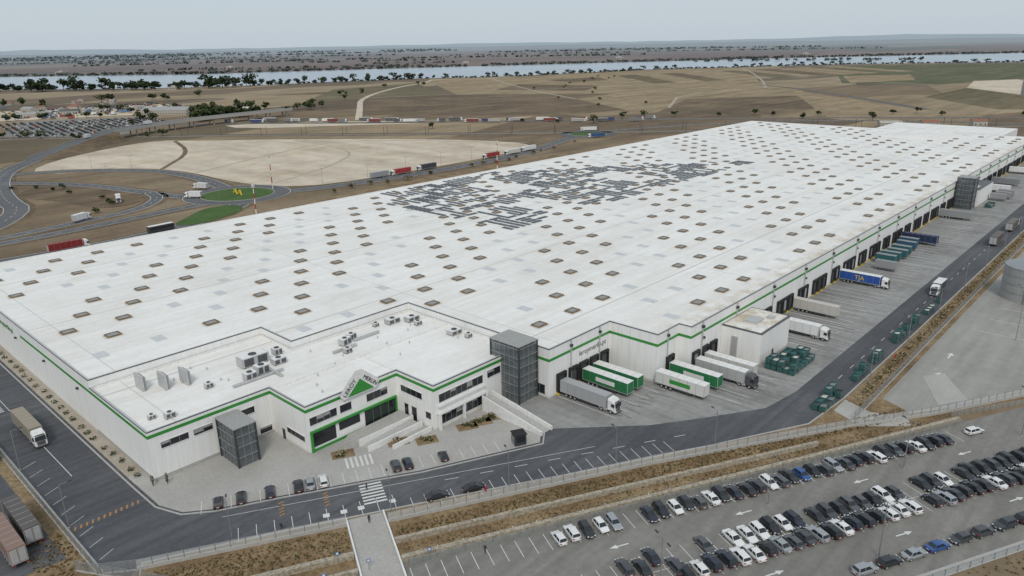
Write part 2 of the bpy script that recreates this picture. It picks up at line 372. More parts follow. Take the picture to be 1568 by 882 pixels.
ribbon(mk,[(226+33*math.cos(t*.1309),452+33*math.sin(t*.1309)) for t in range(48)],.3,.16,'paint',0,True)
bg.obj('road'); mk.obj('road_marking')
def disc(name,c,r,z,k,n=40): return sheet(name,[(c[0]+r*math.cos(2*math.pi*i/n),c[1]+r*math.sin(2*math.pi*i/n)) for i in range(n)],z,k)
disc('roundabout_island',(226,452),22.5,.25,'grass_green'); disc('roundabout_island',(618,466),19,.25,'grass_green')
kb=MB(); wallstrip(kb,[(226+22.7*math.cos(i*.1571),452+22.7*math.sin(i*.1571)) for i in range(40)],.4,0,.35,'kerb',True)
wallstrip(kb,[(618+19.2*math.cos(i*.1571),466+19.2*math.sin(i*.1571)) for i in range(40)],.4,0,.35,'kerb',True); kb.obj('kerb')
sheet('grass_verge',smooth([(158,397),(175,412),(192,427),(207,424),(209,410),(196,398),(172,388)],2,True),.22,'grass_green')
sheet('grass_verge',smooth([(172,570),(186,520),(184,490),(168,470),(150,478),(144,516),(128,563),(150,600)],2,True),.06,'fbrown')
sc=MB()
for dy in (-3,3):
    for sx in (-1,1):
        x=226; y=452+dy
        sc.hexa([(x-.35,y+sx*2.0-.35,.2),(x+.35,y+sx*2.0-.35,.2),(x+.35,y+sx*2.0+.35,.2),(x-.35,y+sx*2.0+.35,.2),
                 (x-.35,y-.35,3.6),(x+.35,y-.35,3.6),(x+.35,y+.35,3.6),(x-.35,y+.35,3.6)],'yellow')
    sc.box(x-.3,x+.3,y-1.1,y+1.1,1.5,1.9,'yellow')
sc.obj('roundabout_sculpture')

rl=MB(); rp=[(100,1070),(337,850),(592,512),(760,330),(932,130),(1120,-90)]
ribbon(rl,smooth(rp,2),22,.10,'fbrown'); ribbon(rl,smooth(rp,2),13,.14,'gravel')
for o_ in (-4.2,-2.7,2.7,4.2): wallstrip(rl,offset(smooth(rp,2),o_),.16,.12,.37,'darksteel')
for x,y,a in walk(rp,45):
    for sd in (-7,7):
        px,py=x-math.sin(a)*sd,y+math.cos(a)*sd
        rl.cyl((px,py,0),.2,9,'z','darksteel',6); rl.obox(px+math.sin(a)*sd*.25,py-math.cos(a)*sd*.25,a+math.pi/2,3.6,.15,6.6,6.8,'steel')
rl.obj('railway')

br=MB(); bp=smooth([(560,940),(500,925),(430,912),(385,898),(338,878),(290,846)],2)
wallstrip(br,bp,15,7.2,9.2,'render')
ribbon(br,bp,14.2,9.26,'asphalt_old'); ribbon(br,bp,.3,9.3,'paint')
for o_ in (7.2,-7.2): wallstrip(br,offset(bp,o_),.5,9.2,10.3,'kerb')
for x,y,a in walk(bp,30,8): 
    for o_ in (-4,4): br.cyl((x-math.sin(a)*o_,y+math.cos(a)*o_,0),.9,7.2,'z','render',8)
br.obj('overpass_bridge')
br=MB()
pl=smooth([(290,846),(262,824),(229,787),(200,755),(190,745)],2); n=len(pl)
zz=[9.26*(1-i/(n-1))**1.1+.15 for i in range(n)]
ribbon(br,pl,14,zz,'asphalt_old')
for sd in (1,-1):
    a=offset(pl,7*sd); c=offset(pl,22*sd)
    for i in range(n-1): br.face([(*a[i],zz[i]),(*a[i+1],zz[i+1]),(*c[i+1],0),(*c[i],0)],'fbrown')
    a2=offset(pl,6.7*sd)
    for i in range(n-1): br.face([(*a2[i],zz[i]+.4),(*a2[i+1],zz[i+1]+.4),(*a2[i+1],zz[i+1]+1.0),(*a2[i],zz[i]+1.0)],'kerb')
br.obj('road_embankment')

# ---------------------------------------------------------------- site surfaces
kerbB=[(34,124.5),(36,128),(44,124),(58,117),(78,106),(94,97),(115,85),(144,69),(167,57),(186,55.5),(247,55),(404,54.5),(760,54)]
sheet('site_verge',[(31,424),(20,120),(70,93),(198,30),(240,8),(400,-80),(760,-80),(760,385),(480,400),(300,402),(226,392),(160,374),(80,378)],.03,'grass_dry')
sheet('site_road',[(30,345),(30,131),(33,126)]+kerbB[1:]+[(760,335),(45,335),(45,345)],.05,'asphalt')
yard=[(124,103),(141,86),(152,78.5),(168,68.5),(182,66.5),(223,66.5),(720,66),(720,94.5),(173,96),(162,110),(135,120),(128,118)]
sheet('dock_yard',yard,.07,'yard')
front=[(45.6,160),(45.8,144),(48,138),(53,134),(63,128.8),(81,118.6),(90,113.3),(117,101),(121,104),(128,118),(137,126),(104,140),(78,155),(49.2,160)]
sheet('forecourt',front,.09,'paver')
sheet('gravel_verge',[(45.6,335),(45.6,156),(49.5,150),(49.5,335)],.08,'gravel')
kb=MB()
wallstrip(kb,[(44.6,335),(44.8,156),(45,144),(47.4,137.4),(52.6,133.2),(63,127.8),(81,117.6),(90,112.3),(117,100),(121,103)],.35,0,.2,'kerb')
wallstrip(kb,kerbB,.35,0,.2,'kerb'); wallstrip(kb,[(30.2,345),(30.2,131)],.35,0,.2,'kerb')
kb.obj('kerb')
sheet('car_park',[P(-5,113),P(40,113),P(160,113),P(190,113),P(190,76),P(40,76),P(-5,76)],.05,'lot')
sheet('car_park_edge',[P(20,76),P(190,76),P(190,74),P(20,74)],.06,'kerb')
sheet('concrete_lot',[(193,48),(760,47),(760,-90),(430,-90),(340,-45),(250,3),(200,32),(189,40)],.05,'conc')
sheet('lorry_park',[(27,420),(27,165),(27,140),(10,142),(-30,150),(-60,420)],.05,'asphalt')
sheet('footpath',[P(11.5,129.5),P(18.5,129.5),P(18.5,100),P(11.5,100)],.11,'paver')
sheet('footpath',[(178,55),(186,55),(183,48),(186,40),(182,38),(174,47)],.08,'paver')
sheet('footpath',[(198,36),(206,31),(220,40),(214,44)],.09,'paver')
gw=MB()
wallstrip(gw,[P(19,113.4),P(60,113.2),P(110,113.2),P(158,113.8)],1.0,0,1.1,'stone')
wallstrip(gw,[P(19,119),P(60,118.4),P(118,117.5)],.8,0,1.1,'stone')
wallstrip(gw,[P(-12,117.5),P(11,117.5)],1.0,0,1.2,'stone')
wallstrip(gw,[P(-6,113),P(11,112.8)],.8,0,1.0,'stone')
gw.obj('gabion_wall')
rw=MB(); 
for s_ in (11.3,18.7): wallstrip(rw,[P(s_,129),P(s_,104)],.3,0,1.0,'white')
rw.obj('ramp_wall')

mk=MB()
Z=.115
def stall_row(s0,s1,n0,n1,step,z=Z):
    s=s0
    while s<=s1+.01:
        seg(mk,P(s,n0),P(s,n1),.13,z,'paint'); s+=step
stall_row(-16,38,142.6,147.4,2.9); stall_row(40,50,142.6,147.4,2.9)
stall_row(25,86,127.6,132.4,2.9,.10)
stall_row(-9,24,130.2,135,3.4,.10)
for s_ in (7.5,11,14.5,21):
    c=P(s_+.3,132.6); mk.obox(c[0],c[1],AU,1.3,1.3,.11,.116,'paint')
seg(mk,P(-12,140),P(70,136.4),.13,.10,'paint')
for i in range(7):
    a=P(15.6,133.6+i*1.15); b=P(20.4,133.6+i*1.15); seg(mk,a,b,.55,.10,'paint')
for i in range(6):
    a=P(14.6+i*1.1,148.5); b=P(14.6+i*1.1,153); seg(mk,a,b,.5,.12,'paint')
for i in range(12): seg(mk,(31+i*1.1,148),(31.5+i*1.1,149.3),.4,.10,'paint_y')
for i in range(5): seg(mk,(31.4,218+i*1.1),(36.5,218+i*1.1),.5,.10,'paint')
for s_ in (-1,8): 
    for i in range(5): seg(mk,P(s_,136+i*1.1),P(s_+1,136.5+i*1.1),.4,.10,'paint_y')
for i in range(10): seg(mk,(31,135+i*5.2),(34,136.5+i*5.2),.12,.10,'paint')
seg(mk,(37.5,170),(37.5,330),.15,.10,'paint')
x=138.5
while x<163: seg(mk,(x,113),(x,94),.2,.10,'paint'); x+=4.8
x=166
while x<196: seg(mk,(x,93),(x,74),.2,.10,'paint'); x+=4.8
x=214
while x<700: seg(mk,(x,93),(x,73),.2,.10,'paint'); x+=4.35
dashes(mk,[(190,61),(720,60)],.16,.09,'paint',3,9)
dashes(mk,[P(35,136),P(95,133)],.16,.09,'paint',3,8)
mk.obj('parking_marking')
mk=MB()
x=216.2
while x<690:
    for dx in (-.95,.95):
        if R()<.75: seg(mk,(x+dx+U(-.3,.3),93),(x+dx+U(-1.2,1.2),U(66.5,80)),U(.35,.7),.08,'yardstain')
    x+=4.35
for x in (140.8,146,150.6,155.4,160.2,169.5,176.8,182,187):
    for dx in (-.95,.95): seg(mk,(x+dx,96 if x<165 else 93),(x+dx+U(-1,1),U(90,94) if x<165 else U(70,78)),.5,.08,'yardstain')
mk.obj('tyre_marks')
mk=MB()
stall_row(20,152,106,111,2.9,.075); stall_row(60,178,88.8,98.6,2.9,.075)
seg(mk,P(60,93.7),P(178,93.7),.12,.078,'paint')
for s_ in (40,50,60): stall_row(s_-12,s_-2,84,98,2.9,.075)
def arrow(s,n,a,L=4):
    c=P(s,n); ca,sa=math.cos(a),math.sin(a)
    t=lambda u,v:(c[0]+u*ca-v*sa,c[1]+u*sa+v*ca,.08)
    mk.face([t(-L/2,-.15),t(L*.1,-.15),t(L*.1,.15),t(-L/2,.15)],'paint'); mk.face([t(L*.1,-.55),t(L/2,0),t(L*.1,.55)],'paint')
for s_ in (58,86,116,146): arrow(s_,102.4,AU+math.pi)
for s_ in (80,110,140): arrow(s_,85.6,AU)
mk.obj('car_park_marking')
mk=MB()
for i in range(9): seg(mk,(262+i*14,40),(262+i*14,18),.2,.07,'paint')
for i in range(12): seg(mk,(225+i*9,12-i*4.6),(228+i*9,20-i*4.6),.2,.07,'paint')
for (x,y) in ((215,41),(232,42),(240,20),(262,10)):
    mk.face([(x,y-.25,.08),(x+3,y-.25,.08),(x+3,y+.25,.08),(x,y+.25,.08)],'paint'); mk.face([(x+3,y-1,.08),(x+4.8,y,.08),(x+3,y+1,.08)],'paint')
mk.obj('lot_marking')

# ---------------------------------------------------------------- warehouse
WH=empty('warehouse')
main=[(49,327),(49,187),(95,187),(95,171),(136,171),(136,114),(163,114),(163,98),(174,98),(174,94),(697,94),(697,327)]
off=[(49,187),(49,153.5),(78,153.5),(78,138),(104.5,138),(104.5,124),(136,124),(136,171),(95,171),(95,187)]
def shell(pl,z0,zr,zt,name,skipw=()):
    mb=MB(); n=len(pl)
    for i in range(n):
        j=(i+1)%n
        if i in skipw: continue
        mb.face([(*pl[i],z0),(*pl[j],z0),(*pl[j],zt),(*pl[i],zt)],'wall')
    ins=offset(pl,.45,True)
    for i in range(n):
        j=(i+1)%n
        mb.face([(*pl[i],zt),(*pl[j],zt),(*ins[j],zt),(*ins[i],zt)],'alu')
        mb.face([(*ins[i],zt),(*ins[j],zt),(*ins[j],zr-.1),(*ins[i],zr-.1)],'white')
    mb.obj(name+'_walls',WH)
    r=MB(); r.face([(*p,zr) for p in ins],'roof'); r.obj(name+'_roof',WH)
shell(main,0,13.6,14.2,'main')
shell(off,0,11.5,12.2,'office',(6,7,8,9))
outl=[(49,327),(49,153.5),(78,153.5),(78,138),(104.5,138),(104.5,124),(136,124),(136,114),(163,114),(163,98),(174,98),(174,94),(697,94),(697,327)]
def band(pl,o_,z0,z1,k,name,closed=False):
    mb=MB(); a=offset(pl,-o_,closed); b=offset(pl,.0,closed)
    for i in range(len(pl)-1):
        j=i+1
        mb.face([(*a[i],z0),(*a[j],z0),(*a[j],z1),(*a[i],z1)],k)
        mb.face([(*a[i],z1),(*a[j],z1),(*b[j],z1),(*b[i],z1)],k); mb.face([(*b[i],z0),(*b[j],z0),(*a[j],z0),(*a[i],z0)],k)
    mb.obj(name,WH)
band([(49,243)]+outl[1:],.07,10.55,11.3,'green','green_band')
band([(49,327),(49,187),(95,187),(95,171),(136,171),(136,114),(163,114),(163,98),(174,98),(174,94),(697,94),(697,327)],.09,14.0,14.24,'coping','coping')
band([(49,187),(49,153.5),(78,153.5),(78,138),(104.5,138),(104.5,124),(136,124)],.09,12.02,12.24,'coping','office_coping')
band([(49,187),(49,153.5),(78,153.5)],.05,0,.9,'kerb','plinth')

sk=MB(); fl=MB()
inside=lambda x,y:(x>53 and y>191 and y<323 and x<693) or (x>140 and y>118 and y<200 and x<693) or (x>178 and y>98 and y<=118 and x<693) or (99<x<141 and 175<y<200)
row=0; y=103.5
skyl=[]; cells=[]
while y<322:
    x=57.5+(7.6 if row%2 else 0); col=0
    while x<692:
        for hx in (0,7.6): cells.append((x+hx,y,hx))
        if inside(x,y) and inside(x+2,y-2):
            if (col*2+row*3)%5 in (1,4): 
                if R()<.8:
                    fl.face([(x-1.6,y-2.4,13.62),(x+1.6,y-2.4,13.62),(x+1.6,y+2.4,13.62),(x-1.6,y+2.4,13.62)],'skyflat')
                    fl.face([(x-.06,y-2.4,13.63),(x+.06,y-2.4,13.63),(x+.06,y+2.4,13.63),(x-.06,y+2.4,13.63)],'stain')
            else:
                skyl.append((x,y)); w,h=1.9,1.55
                fl.face([(x-w-U(.4,.8),y-h-.5,13.615),(x+w+U(.4,.8),y-h-.7,13.615),(x+w+.4,y+h+U(.3,.6),13.615),(x-w-.5,y+h+.4,13.615)],'stain')
                for (a,b,c,d) in ((x-w,x+w,y-h,y-h+.35),(x-w,x+w,y+h-.35,y+h),(x-w,x-w+.35,y-h+.35,y+h-.35),(x+w-.35,x+w,y-h+.35,y+h-.35)): sk.box(a,b,c,d,13.6,14.05,'skyframe',(0,))
                sk.box(x-w+.35,x+w-.35,y-h+.35,y+h-.35,13.6,13.92,'skyglass',(0,))
                sk.box(x-.05,x+.05,y-h+.35,y+h-.35,13.921,13.98,'alu',(0,))
        x+=15.2; col+=1
    y+=12.4; row+=1
sk.obj('skylights',WH); fl.obj('roof_lights',WH)
# solar array: short strings of modules laid between the skylights
so=MB(); rr=random.Random(9)
def strip(x0,x1,y0,y1):
    so.hexa([(x0,y0,13.74),(x1,y0,13.74),(x1,y1,13.86),(x0,y1,13.86),(x0,y0,13.80),(x1,y0,13.80),(x1,y1,13.92),(x0,y1,13.92)],'solar')
gx=222.0; i=0
while gx<460:
    gy=214.0; j=0
    while gy<322:
        ok=gx<330+(322-gy)*1.3 and gx>222+max(0,(316-gy)-100)*2
        grp=(i//3*7+j//3*5)%11
        if ok and grp not in (3,8):
            mode=(i//3+j//3)%2
            q=[]
            if mode: q=[(gx-3.2,gx+3.2,gy-2.5,gy-.6),(gx-3.2,gx+3.2,gy+.6,gy+2.5)]
            else: q=[(gx-3.0,gx-1.0,gy-2.9,gy+2.9),(gx+.6,gx+2.6,gy-2.9,gy+2.9)]
            for (a,b,c,d) in q:
                if rr.random()<.17: continue
                if any(a-2.1<sx_<b+2.1 and c-1.8<sy_<d+1.8 for sx_,sy_ in skyl): continue
                strip(a,b,c,d)
        gy+=6.2; j+=1
    gx+=7.6; i+=1
so.obj('solar_panels',WH)
random.seed(11)

ft=MB(); dk=MB()
for x in [180]+list(range(201,697,26)):
    ft.box(x-.18,x+.18,93.6,93.99,0,13.9,'alu'); ft.box(x-.35,x+.35,93.2,93.99,12.2,13.0,'darksteel'); ft.box(x+.7,x+1.3,93.4,93.99,8.6,9.2,'darksteel')
for (x,y) in ((145,114),(158,114),(168,98)): ft.box(x-.15,x+.15,y-.35,y-.01,0,13.9,'alu'); ft.box(x-.3,x+.3,y-.7,y-.01,12.2,12.9,'darksteel')
for y in range(196,327,26): ft.box(48.4,48.95,y-.3,y+.3,9.0,9.5,'darksteel')
def dock(x,y):
    dk.box(x-1.9,x-1.45,y-.7,y-.01,1.0,5.4,'black'); dk.box(x+1.45,x+1.9,y-.7,y-.01,1.0,5.4,'black'); dk.box(x-1.9,x+1.9,y-.72,y-.01,5.4,6.1,'black')
    dk.box(x-1.44,x+1.44,y-.2,y-.02,1.25,5.39,'alu' if R()<.2 else 'coping'); dk.box(x-1.5,x+1.5,y-.5,y-.02,.6,1.2,'darksteel')
    dk.box(x-1.9,x-1.6,y-.9,y-.02,0,.6,'yellow'); dk.box(x+1.6,x+1.9,y-.9,y-.02,0,.6,'yellow')
for x in (140.8,146,150.6,155.4,160.2): dock(x,114)
dock(169.5,98)
for x in (176.8,182,187): dock(x,94)
x=215.5
while x<690:
    if not(455<x<480) and (int(x/4.35)%7 not in (0,3)): dock(x,94)
    x+=4.35
ft.obj('wall_fittings',WH); dk.obj('dock_doors',WH)

an=MB()
an.box(192,211.5,81.5,93.95,0,9.4,'wall',(0,)); an.box(191.9,211.6,81.4,93.9,9.4,9.65,'coping'); an.box(192.6,210.9,82.1,93.6,9.65,9.72,'roof')
an.box(198,203,86,90,9.72,10.4,'alu'); an.box(205,206.5,84,86,9.72,10.5,'alu'); an.box(191.6,191.96,88.6,90.4,.1,7,'alu')
an.box(200,201.1,81.4,81.48,.1,2.4,'darksteel')
an.box(466,500,84,93.95,0,9.4,'wall',(0,)); an.box(465.9,500.1,83.9,93.9,9.4,9.65,'coping')
an.box(470,478,86,92,9.65,9.9,'roof')
an.box(697.1,765,118,215,0,13,'wall',(0,)); an.box(697.1,765,118,215,13.0,13.2,'roof'); an.box(640,690,150,190,13.65,15.6,'wall'); an.box(640,690,150,190,15.61,15.75,'roof')
an.obj('annexes',WH)
def tower(name,x0,x1,y0,y1,h,par):
    t=MB()
    t.box(x0,x1,y0,y1,.1,h-.3,'towerglass',(0,1))
    for x in (x0,x1):
        for y in (y0,y1): t.box(x-.2,x+.2,y-.2,y+.2,0,h,'darksteel')
    nx=int((x1-x0)/1.6); ny=int((y1-y0)/1.6)
    for i in range(1,nx):
        xx=x0+(x1-x0)*i/nx; t.box(xx-.06,xx+.06,y0-.12,y0-.02,0,h,'steel'); t.box(xx-.06,xx+.06,y1+.02,y1+.12,0,h,'steel')
    for i in range(1,ny):
        yy=y0+(y1-y0)*i/ny; t.box(x0-.12,x0-.02,yy-.06,yy+.06,0,h,'steel')
    z=2.4
    while z<h:
        t.box(x0-.15,x1+.15,y0-.16,y0-.03,z,z+.22,'steel'); t.box(x0-.16,x0-.03,y0-.15,y1+.15,z,z+.22,'steel')
        t.box(x0+.3,x1-.3,y0+.3,y1-.3,z,z+.12,'shedroof'); z+=2.6
    z=.1; d=1
    while z<h-2.6:
        ya,yb=(y0+.8,y1-.8) if d>0 else (y1-.8,y0+.8)
        t.hexa([(x0+.5,ya,z),(x1-.5,ya,z),(x1-.5,yb,z+2.4),(x0+.5,yb,z+2.4),(x0+.5,ya,z+.25),(x1-.5,ya,z+.25),(x1-.5,yb,z+2.65),(x0+.5,yb,z+2.65)],'alu'); z+=2.6; d=-d
    t.box(x0-.3,x1+.3,y0-.3,y1+.3,h,h+.2,'shedroof')
    t.obj(name,par)
tower('stair_tower',128.2,135.3,117.6,127.6,16.2,WH)
tower('entrance_tower',64,69,144.6,152.8,9.8,WH)
tower('escape_stair_tower',456,464,85,93.2,17,WH)

of=MB()
def winy(x0,x1,y,z0,z1,fr='white'):
    of.box(x0,x1,y-.06,y-.005,z0,z1,'glass')
    of.box(x0-.12,x1+.12,y-.14,y-.01,z0-.14,z0-.01,fr); of.box(x0-.12,x1+.12,y-.14,y-.01,z1+.01,z1+.12,fr)
    n=max(1,int((x1-x0)/1.7))
    for i in range(1,n): xx=x0+(x1-x0)*i/n; of.box(xx-.05,xx+.05,y-.11,y-.062,z0,z1,'steel')
    for i in range(n):
        if R()<.4: a=x0+(x1-x0)*i/n; of.box(a+.06,a+(x1-x0)/n-.06,y-.075,y-.061,z1-(z1-z0)*U(.25,.7),z1,'shedroof')
def winx(y0,y1,x,z0,z1,fr='white'):
    of.box(x-.06,x-.005,y0,y1,z0,z1,'glass')
    of.box(x-.14,x-.01,y0-.12,y1+.12,z0-.14,z0-.01,fr); of.box(x-.14,x-.01,y0-.12,y1+.12,z1+.01,z1+.12,fr)
    n=max(1,int((y1-y0)/1.7))
    for i in range(1,n): yy=y0+(y1-y0)*i/n; of.box(x-.11,x-.062,yy-.05,yy+.05,z0,z1,'steel')
winy(51.5,57.6,153.5,7.3,8.8); winy(58.8,63.2,153.5,7.3,8.8)
winy(70.3,73.6,153.5,7.4,9.0); winy(71.5,72.6,153.5,.2,2.5,'coping'); winy(74.4,77.5,153.5,1.0,2.6)
winx(139.5,147,78,2.6,4.0); winx(148.2,149.4,78,.2,2.6,'coping')
winy(78.9,86.2,138,6.9,8.9); winy(87.2,90.4,138,6.9,8.9); winy(95,101.3,138,6.9,8.9)
y=138
of.box(78.6,79.1,y-.5,y-.01,.1,5.0,'green'); of.box(78.6,103.8,y-.5,y-.01,5.0,5.5,'green')
of.box(79.12,85.5,y-.1,y-.01,1.2,4.9,'glass'); of.box(86.5,92.5,y-.1,y-.01,2.6,4.9,'glass'); of.box(94,103.4,y-.1,y-.01,.15,4.9,'glass')
of.box(103.4,103.8,y-.5,y-.01,.1,5.0,'green'); of.box(79.12,93.2,y-.3,y-.11,.1,.7,'green')
for xx in (96.4,98.8,101.2): of.box(xx-.06,xx+.06,y-.16,y-.101,.15,4.9,'green')
winx(128.5,136.5,104.5,7.0,8.7); winx(130.8,132.6,104.5,.2,3.8,'coping'); winx(134,135.4,104.5,.2,3.8,'coping')
winx(125.4,127.2,104.5,2.6,4.4)
winy(106.2,121.2,124,7.0,9.2); of.box(105.6,121.8,123.3,123.98,5.9,6.4,'white')
winy(106.2,120.8,124,1.0,3.9); of.box(105.2,122,122.9,123.98,4.2,4.6,'white')
for xx in (105.3,113.4,121.4): of.box(xx,xx+.6,122.9,123.5,.1,4.2,'white')
winy(123,127.8,124,7.6,9.6)
winx(115.5,119,136,1.0,3.4,'coping')
of.obj('office_windows',WH)

hv=MB()
def ac(x,y,l,w,h,a=0,k='alu'):
    hv.obox(x,y,a,l,w,11.75,11.5+h,k); hv.obox(x,y,a,l*.92,w*.92,11.5+h,11.6+h,'white')
    hv.cyl((x,y,11.6+h),min(l,w)*.32,.14,'z','darksteel',12)
    for dx in (-l*.4,l*.4): hv.obox(x+dx*math.cos(a),y+dx*math.sin(a),a,.25,w,11.5,11.75,'darksteel')
    c,s=math.cos(a),math.sin(a)
    for q in (-.25,.25): hv.obox(x+q*l*c+s*(w/2+.02),y+q*l*s-c*(w/2+.02),a,l*.35,.05,11.9,11.3+h,'coping')
for x,y in ((57.5,178),(61.6,174.5),(66.2,173)): 
    hv.box(x-.25,x+.25,y-2.2,y+2.2,11.55,15.4,'alu'); hv.box(x+.26,x+.9,y-1.9,y+1.9,11.55,15.0,'shedroof')
ac(83.5,171,7.5,3.4,2.6,0); ac(82,164,3.2,2.6,2.2); ac(78,162.5,3,2.2,2.0); ac(88,166,3.6,2.2,1.6); ac(91,172,2.2,2.2,1.7)
ac(107,163.5,3.4,2,1.8,.3); ac(110.5,165.5,2.6,1.8,1.6,.3); ac(104,158,2,1.6,1.4)
ac(126,166.5,4.2,2.4,1.5); ac(131,163.5,4.2,2.4,1.5); ac(130,159.5,2,1.6,1.2); ac(132,146,3.8,2.6,1.3); ac(132.8,141,1.6,1.6,1.2); ac(121,168,1.5,1.5,1.1)
ac(53,160.5,1.5,1.2,1.0); ac(56,158,2.2,1.5,1.3); ac(69,166,1.8,1.4,1.3)
for (a,b) in (((73,161),(86,161)),((84,168),(84,158)),((110,163),(118,163)),((101,160),(108,160))):
    x0_,x1_=min(a[0],b[0])-.3,max(a[0],b[0])+.3; y0_,y1_=min(a[1],b[1])-.3,max(a[1],b[1])+.3
    z_=.003*a[0]; hv.box(x0_,x1_,y0_,y1_,11.7,12.0+z_,'alu')
hv.box(80,135.4,152.6,153.0,11.5,12.0,'white'); hv.box(104.3,104.7,139,152.5,11.5,12.05,'white')
for i in range(16): 
    x,y=U(84,132),U(142,168); hv.cyl((x,y,11.5),.18,.7,'z','alu',8)
for i in range(9):
    x,y=U(52,76),U(156,184); hv.cyl((x,y,11.5),.18,.7,'z','alu',8)
hv.obj('rooftop_units',WH)

# roof sign: white board, green triangle, name along both slopes
sg=MB(); sx,sy=93.0,137.2
prof=[(-5.2,10.3),(4.4,10.3),(5.9,12.0),(.9,16.3),(-.9,16.3),(-6.0,11.6)]
fr=[(sx+a,sy,b) for a,b in prof]; bk=[(sx+a,sy+.35,b) for a,b in prof]
sg.face(fr,'white'); sg.face(bk[::-1],'alu')
for i in range(len(prof)):
    j=(i+1)%len(prof); sg.face([fr[j],fr[i],bk[i],bk[j]],'alu')
sg.face([(sx-3.9,sy-.03,10.5),(sx+3.9,sy-.03,10.5),(sx,sy-.03,14.2)],'green')
for dx in (-2,2): sg.box(sx+dx-.1,sx+dx+.1,sy+.4,sy+1.6,11.5,13,'steel')
sg.obj('logo_sign',WH)
def text(body,loc,size,rx,rz,k,par,rl=0,name='lettering',ex=.02):
    t=bpy.data.curves.new(name,'FONT'); t.body=body; t.size=size; t.extrude=ex; t.align_x='CENTER'; t.materials.append(M[k])
    o=bpy.data.objects.new(name,t); COL.objects.link(o); o.parent=par
    o.matrix_local=Matrix.Translation(loc)@Matrix.Rotation(rz,4,'Z')@Matrix.Rotation(rx,4,'X')@Matrix.Rotation(rl,4,'Z')
    return o
text('LEROY',(sx-2.75,sy-.08,12.3),1.6,math.pi/2,0,'black',WH,math.radians(43))
text('MERLIN',(sx+2.6,sy-.08,12.45),1.45,math.pi/2,0,'black',WH,math.radians(-41))
text('leroymerlin.pt',(155,113.95,8.0),2.2,math.pi/2,0,'coping',WH)
text('leroymerlin.pt',(48.95,258,9.8),2.6,math.pi/2,-math.pi/2,'green',WH)

rp_=MB()
rp_.box(87.5,103.9,131.5,131.9,.05,1.9,'white'); rp_.box(87.5,103.9,128.0,128.4,.05,1.5,'white'); rp_.box(92,103.9,124.6,125,.05,1.2,'white')
rp_.hexa([(88,128.5,.1),(103,128.5,.1),(103,131.4,.1),(88,131.4,.1),(88,128.5,.15),(103,128.5,1.3),(103,131.4,1.3),(88,131.4,.15)],'kerb')
rp_.hexa([(88,132,.1),(103.9,132,.1),(103.9,137.3,.1),(88,137.3,.1),(88,132,.9),(103.9,132,1.3),(103.9,137.3,1.3),(88,137.3,.9)],'kerb')
for i in range(5): rp_.box(86.2+i*.36,86.56+i*.36,132,137,.1,.25+i*.16,'kerb')
rp_.obj('access_ramp',WH)
rq=MB()
def slope(x0,y0,x1,y1,w,z0,z1,k):
    dx,dy=x1-x0,y1-y0; l=math.hypot(dx,dy); nx,ny=-dy/l*w/2,dx/l*w/2
    rq.hexa([(x0-nx,y0-ny,.1),(x1-nx,y1-ny,.1),(x1+nx,y1+ny,.1),(x0+nx,y0+ny,.1),(x0-nx,y0-ny,z0),(x1-nx,y1-ny,z1),(x1+nx,y1+ny,z1),(x0+nx,y0+ny,z0)],k)
slope(121.5,122.6,121.5,103,3.4,3.2,.2,'kerb'); slope(119.6,122.6,119.6,102.5,.35,4.3,1.2,'white'); slope(123.4,122.6,123.4,102.5,.35,4.3,1.2,'white')
rq.obj('loading_ramp',WH)
k_=MB(); k_.box(-1.4,1.4,-1.3,1.3,.1,2.7,'darksteel'); k_.box(-1.6,1.6,-1.5,1.5,2.7,2.9,'black'); k_.box(-1.1,1.1,-1.36,-1.31,.9,2.3,'glass'); k_.box(-1.46,-1.41,-.6,.6,.2,2.2,'steel')
k_.obj('smoking_shelter',None,(113.5,104.5,.09),AU)

# ---------------------------------------------------------------- fences
def fence(name,pl,h,mat,basek=None,baseh=.35,step=2.7,post='steel'):
    mb=MB()
    if basek: wallstrip(mb,pl,.25,0,baseh,basek)
    for i in range(len(pl)-1):
        mb.face([(*pl[i],baseh),(*pl[i+1],baseh),(*pl[i+1],h),(*pl[i],h)],mat)
    wallstrip(mb,pl,.06,h,h+.06,post)
    for x,y,a in walk(pl,step): mb.obox(x,y,a,.12,.12,0,h+.15,post)
    mb.obj(name)
fence('site_fence',[P(-26.5,128.7),P(11.2,127.6)],2.3,'meshw','kerb',.8,2.7,'steel')
fence('site_fence',[P(19,125.8),P(78,124.8),P(130,121.2),P(155,118.2),P(200,116.5)],2.3,'meshw','kerb',.8,2.7,'steel')
fence('perimeter_fence',[(29.3,420),(29.3,131),P(-26.5,128.7)],2.3,'mesh','kerb',.3)
fence('perimeter_fence',[(176,49.3),(228,49.5),(306,49.6),(760,48.5)],2.4,'mesh','kerb',.3,3.2)
fence('perimeter_fence',[(27,135),(40,112),(44,106)],2.3,'mesh','kerb',.3)
fence('car_park_fence',[P(20,112),P(100,111.9),P(158,112.4)],1.1,'mesh',None,.1,2.7)
fence('car_park_fence',[P(20,74.2),P(190,74.2)],1.3,'mesh',None,.1,3)
fence('barrier',[P(158,116),P(185,113.6)],1.4,'mesh',None,.1,2)
fence('perimeter_fence',[(48,333),(400,333),(697,333)],2.0,'mesh',None,.1,5)

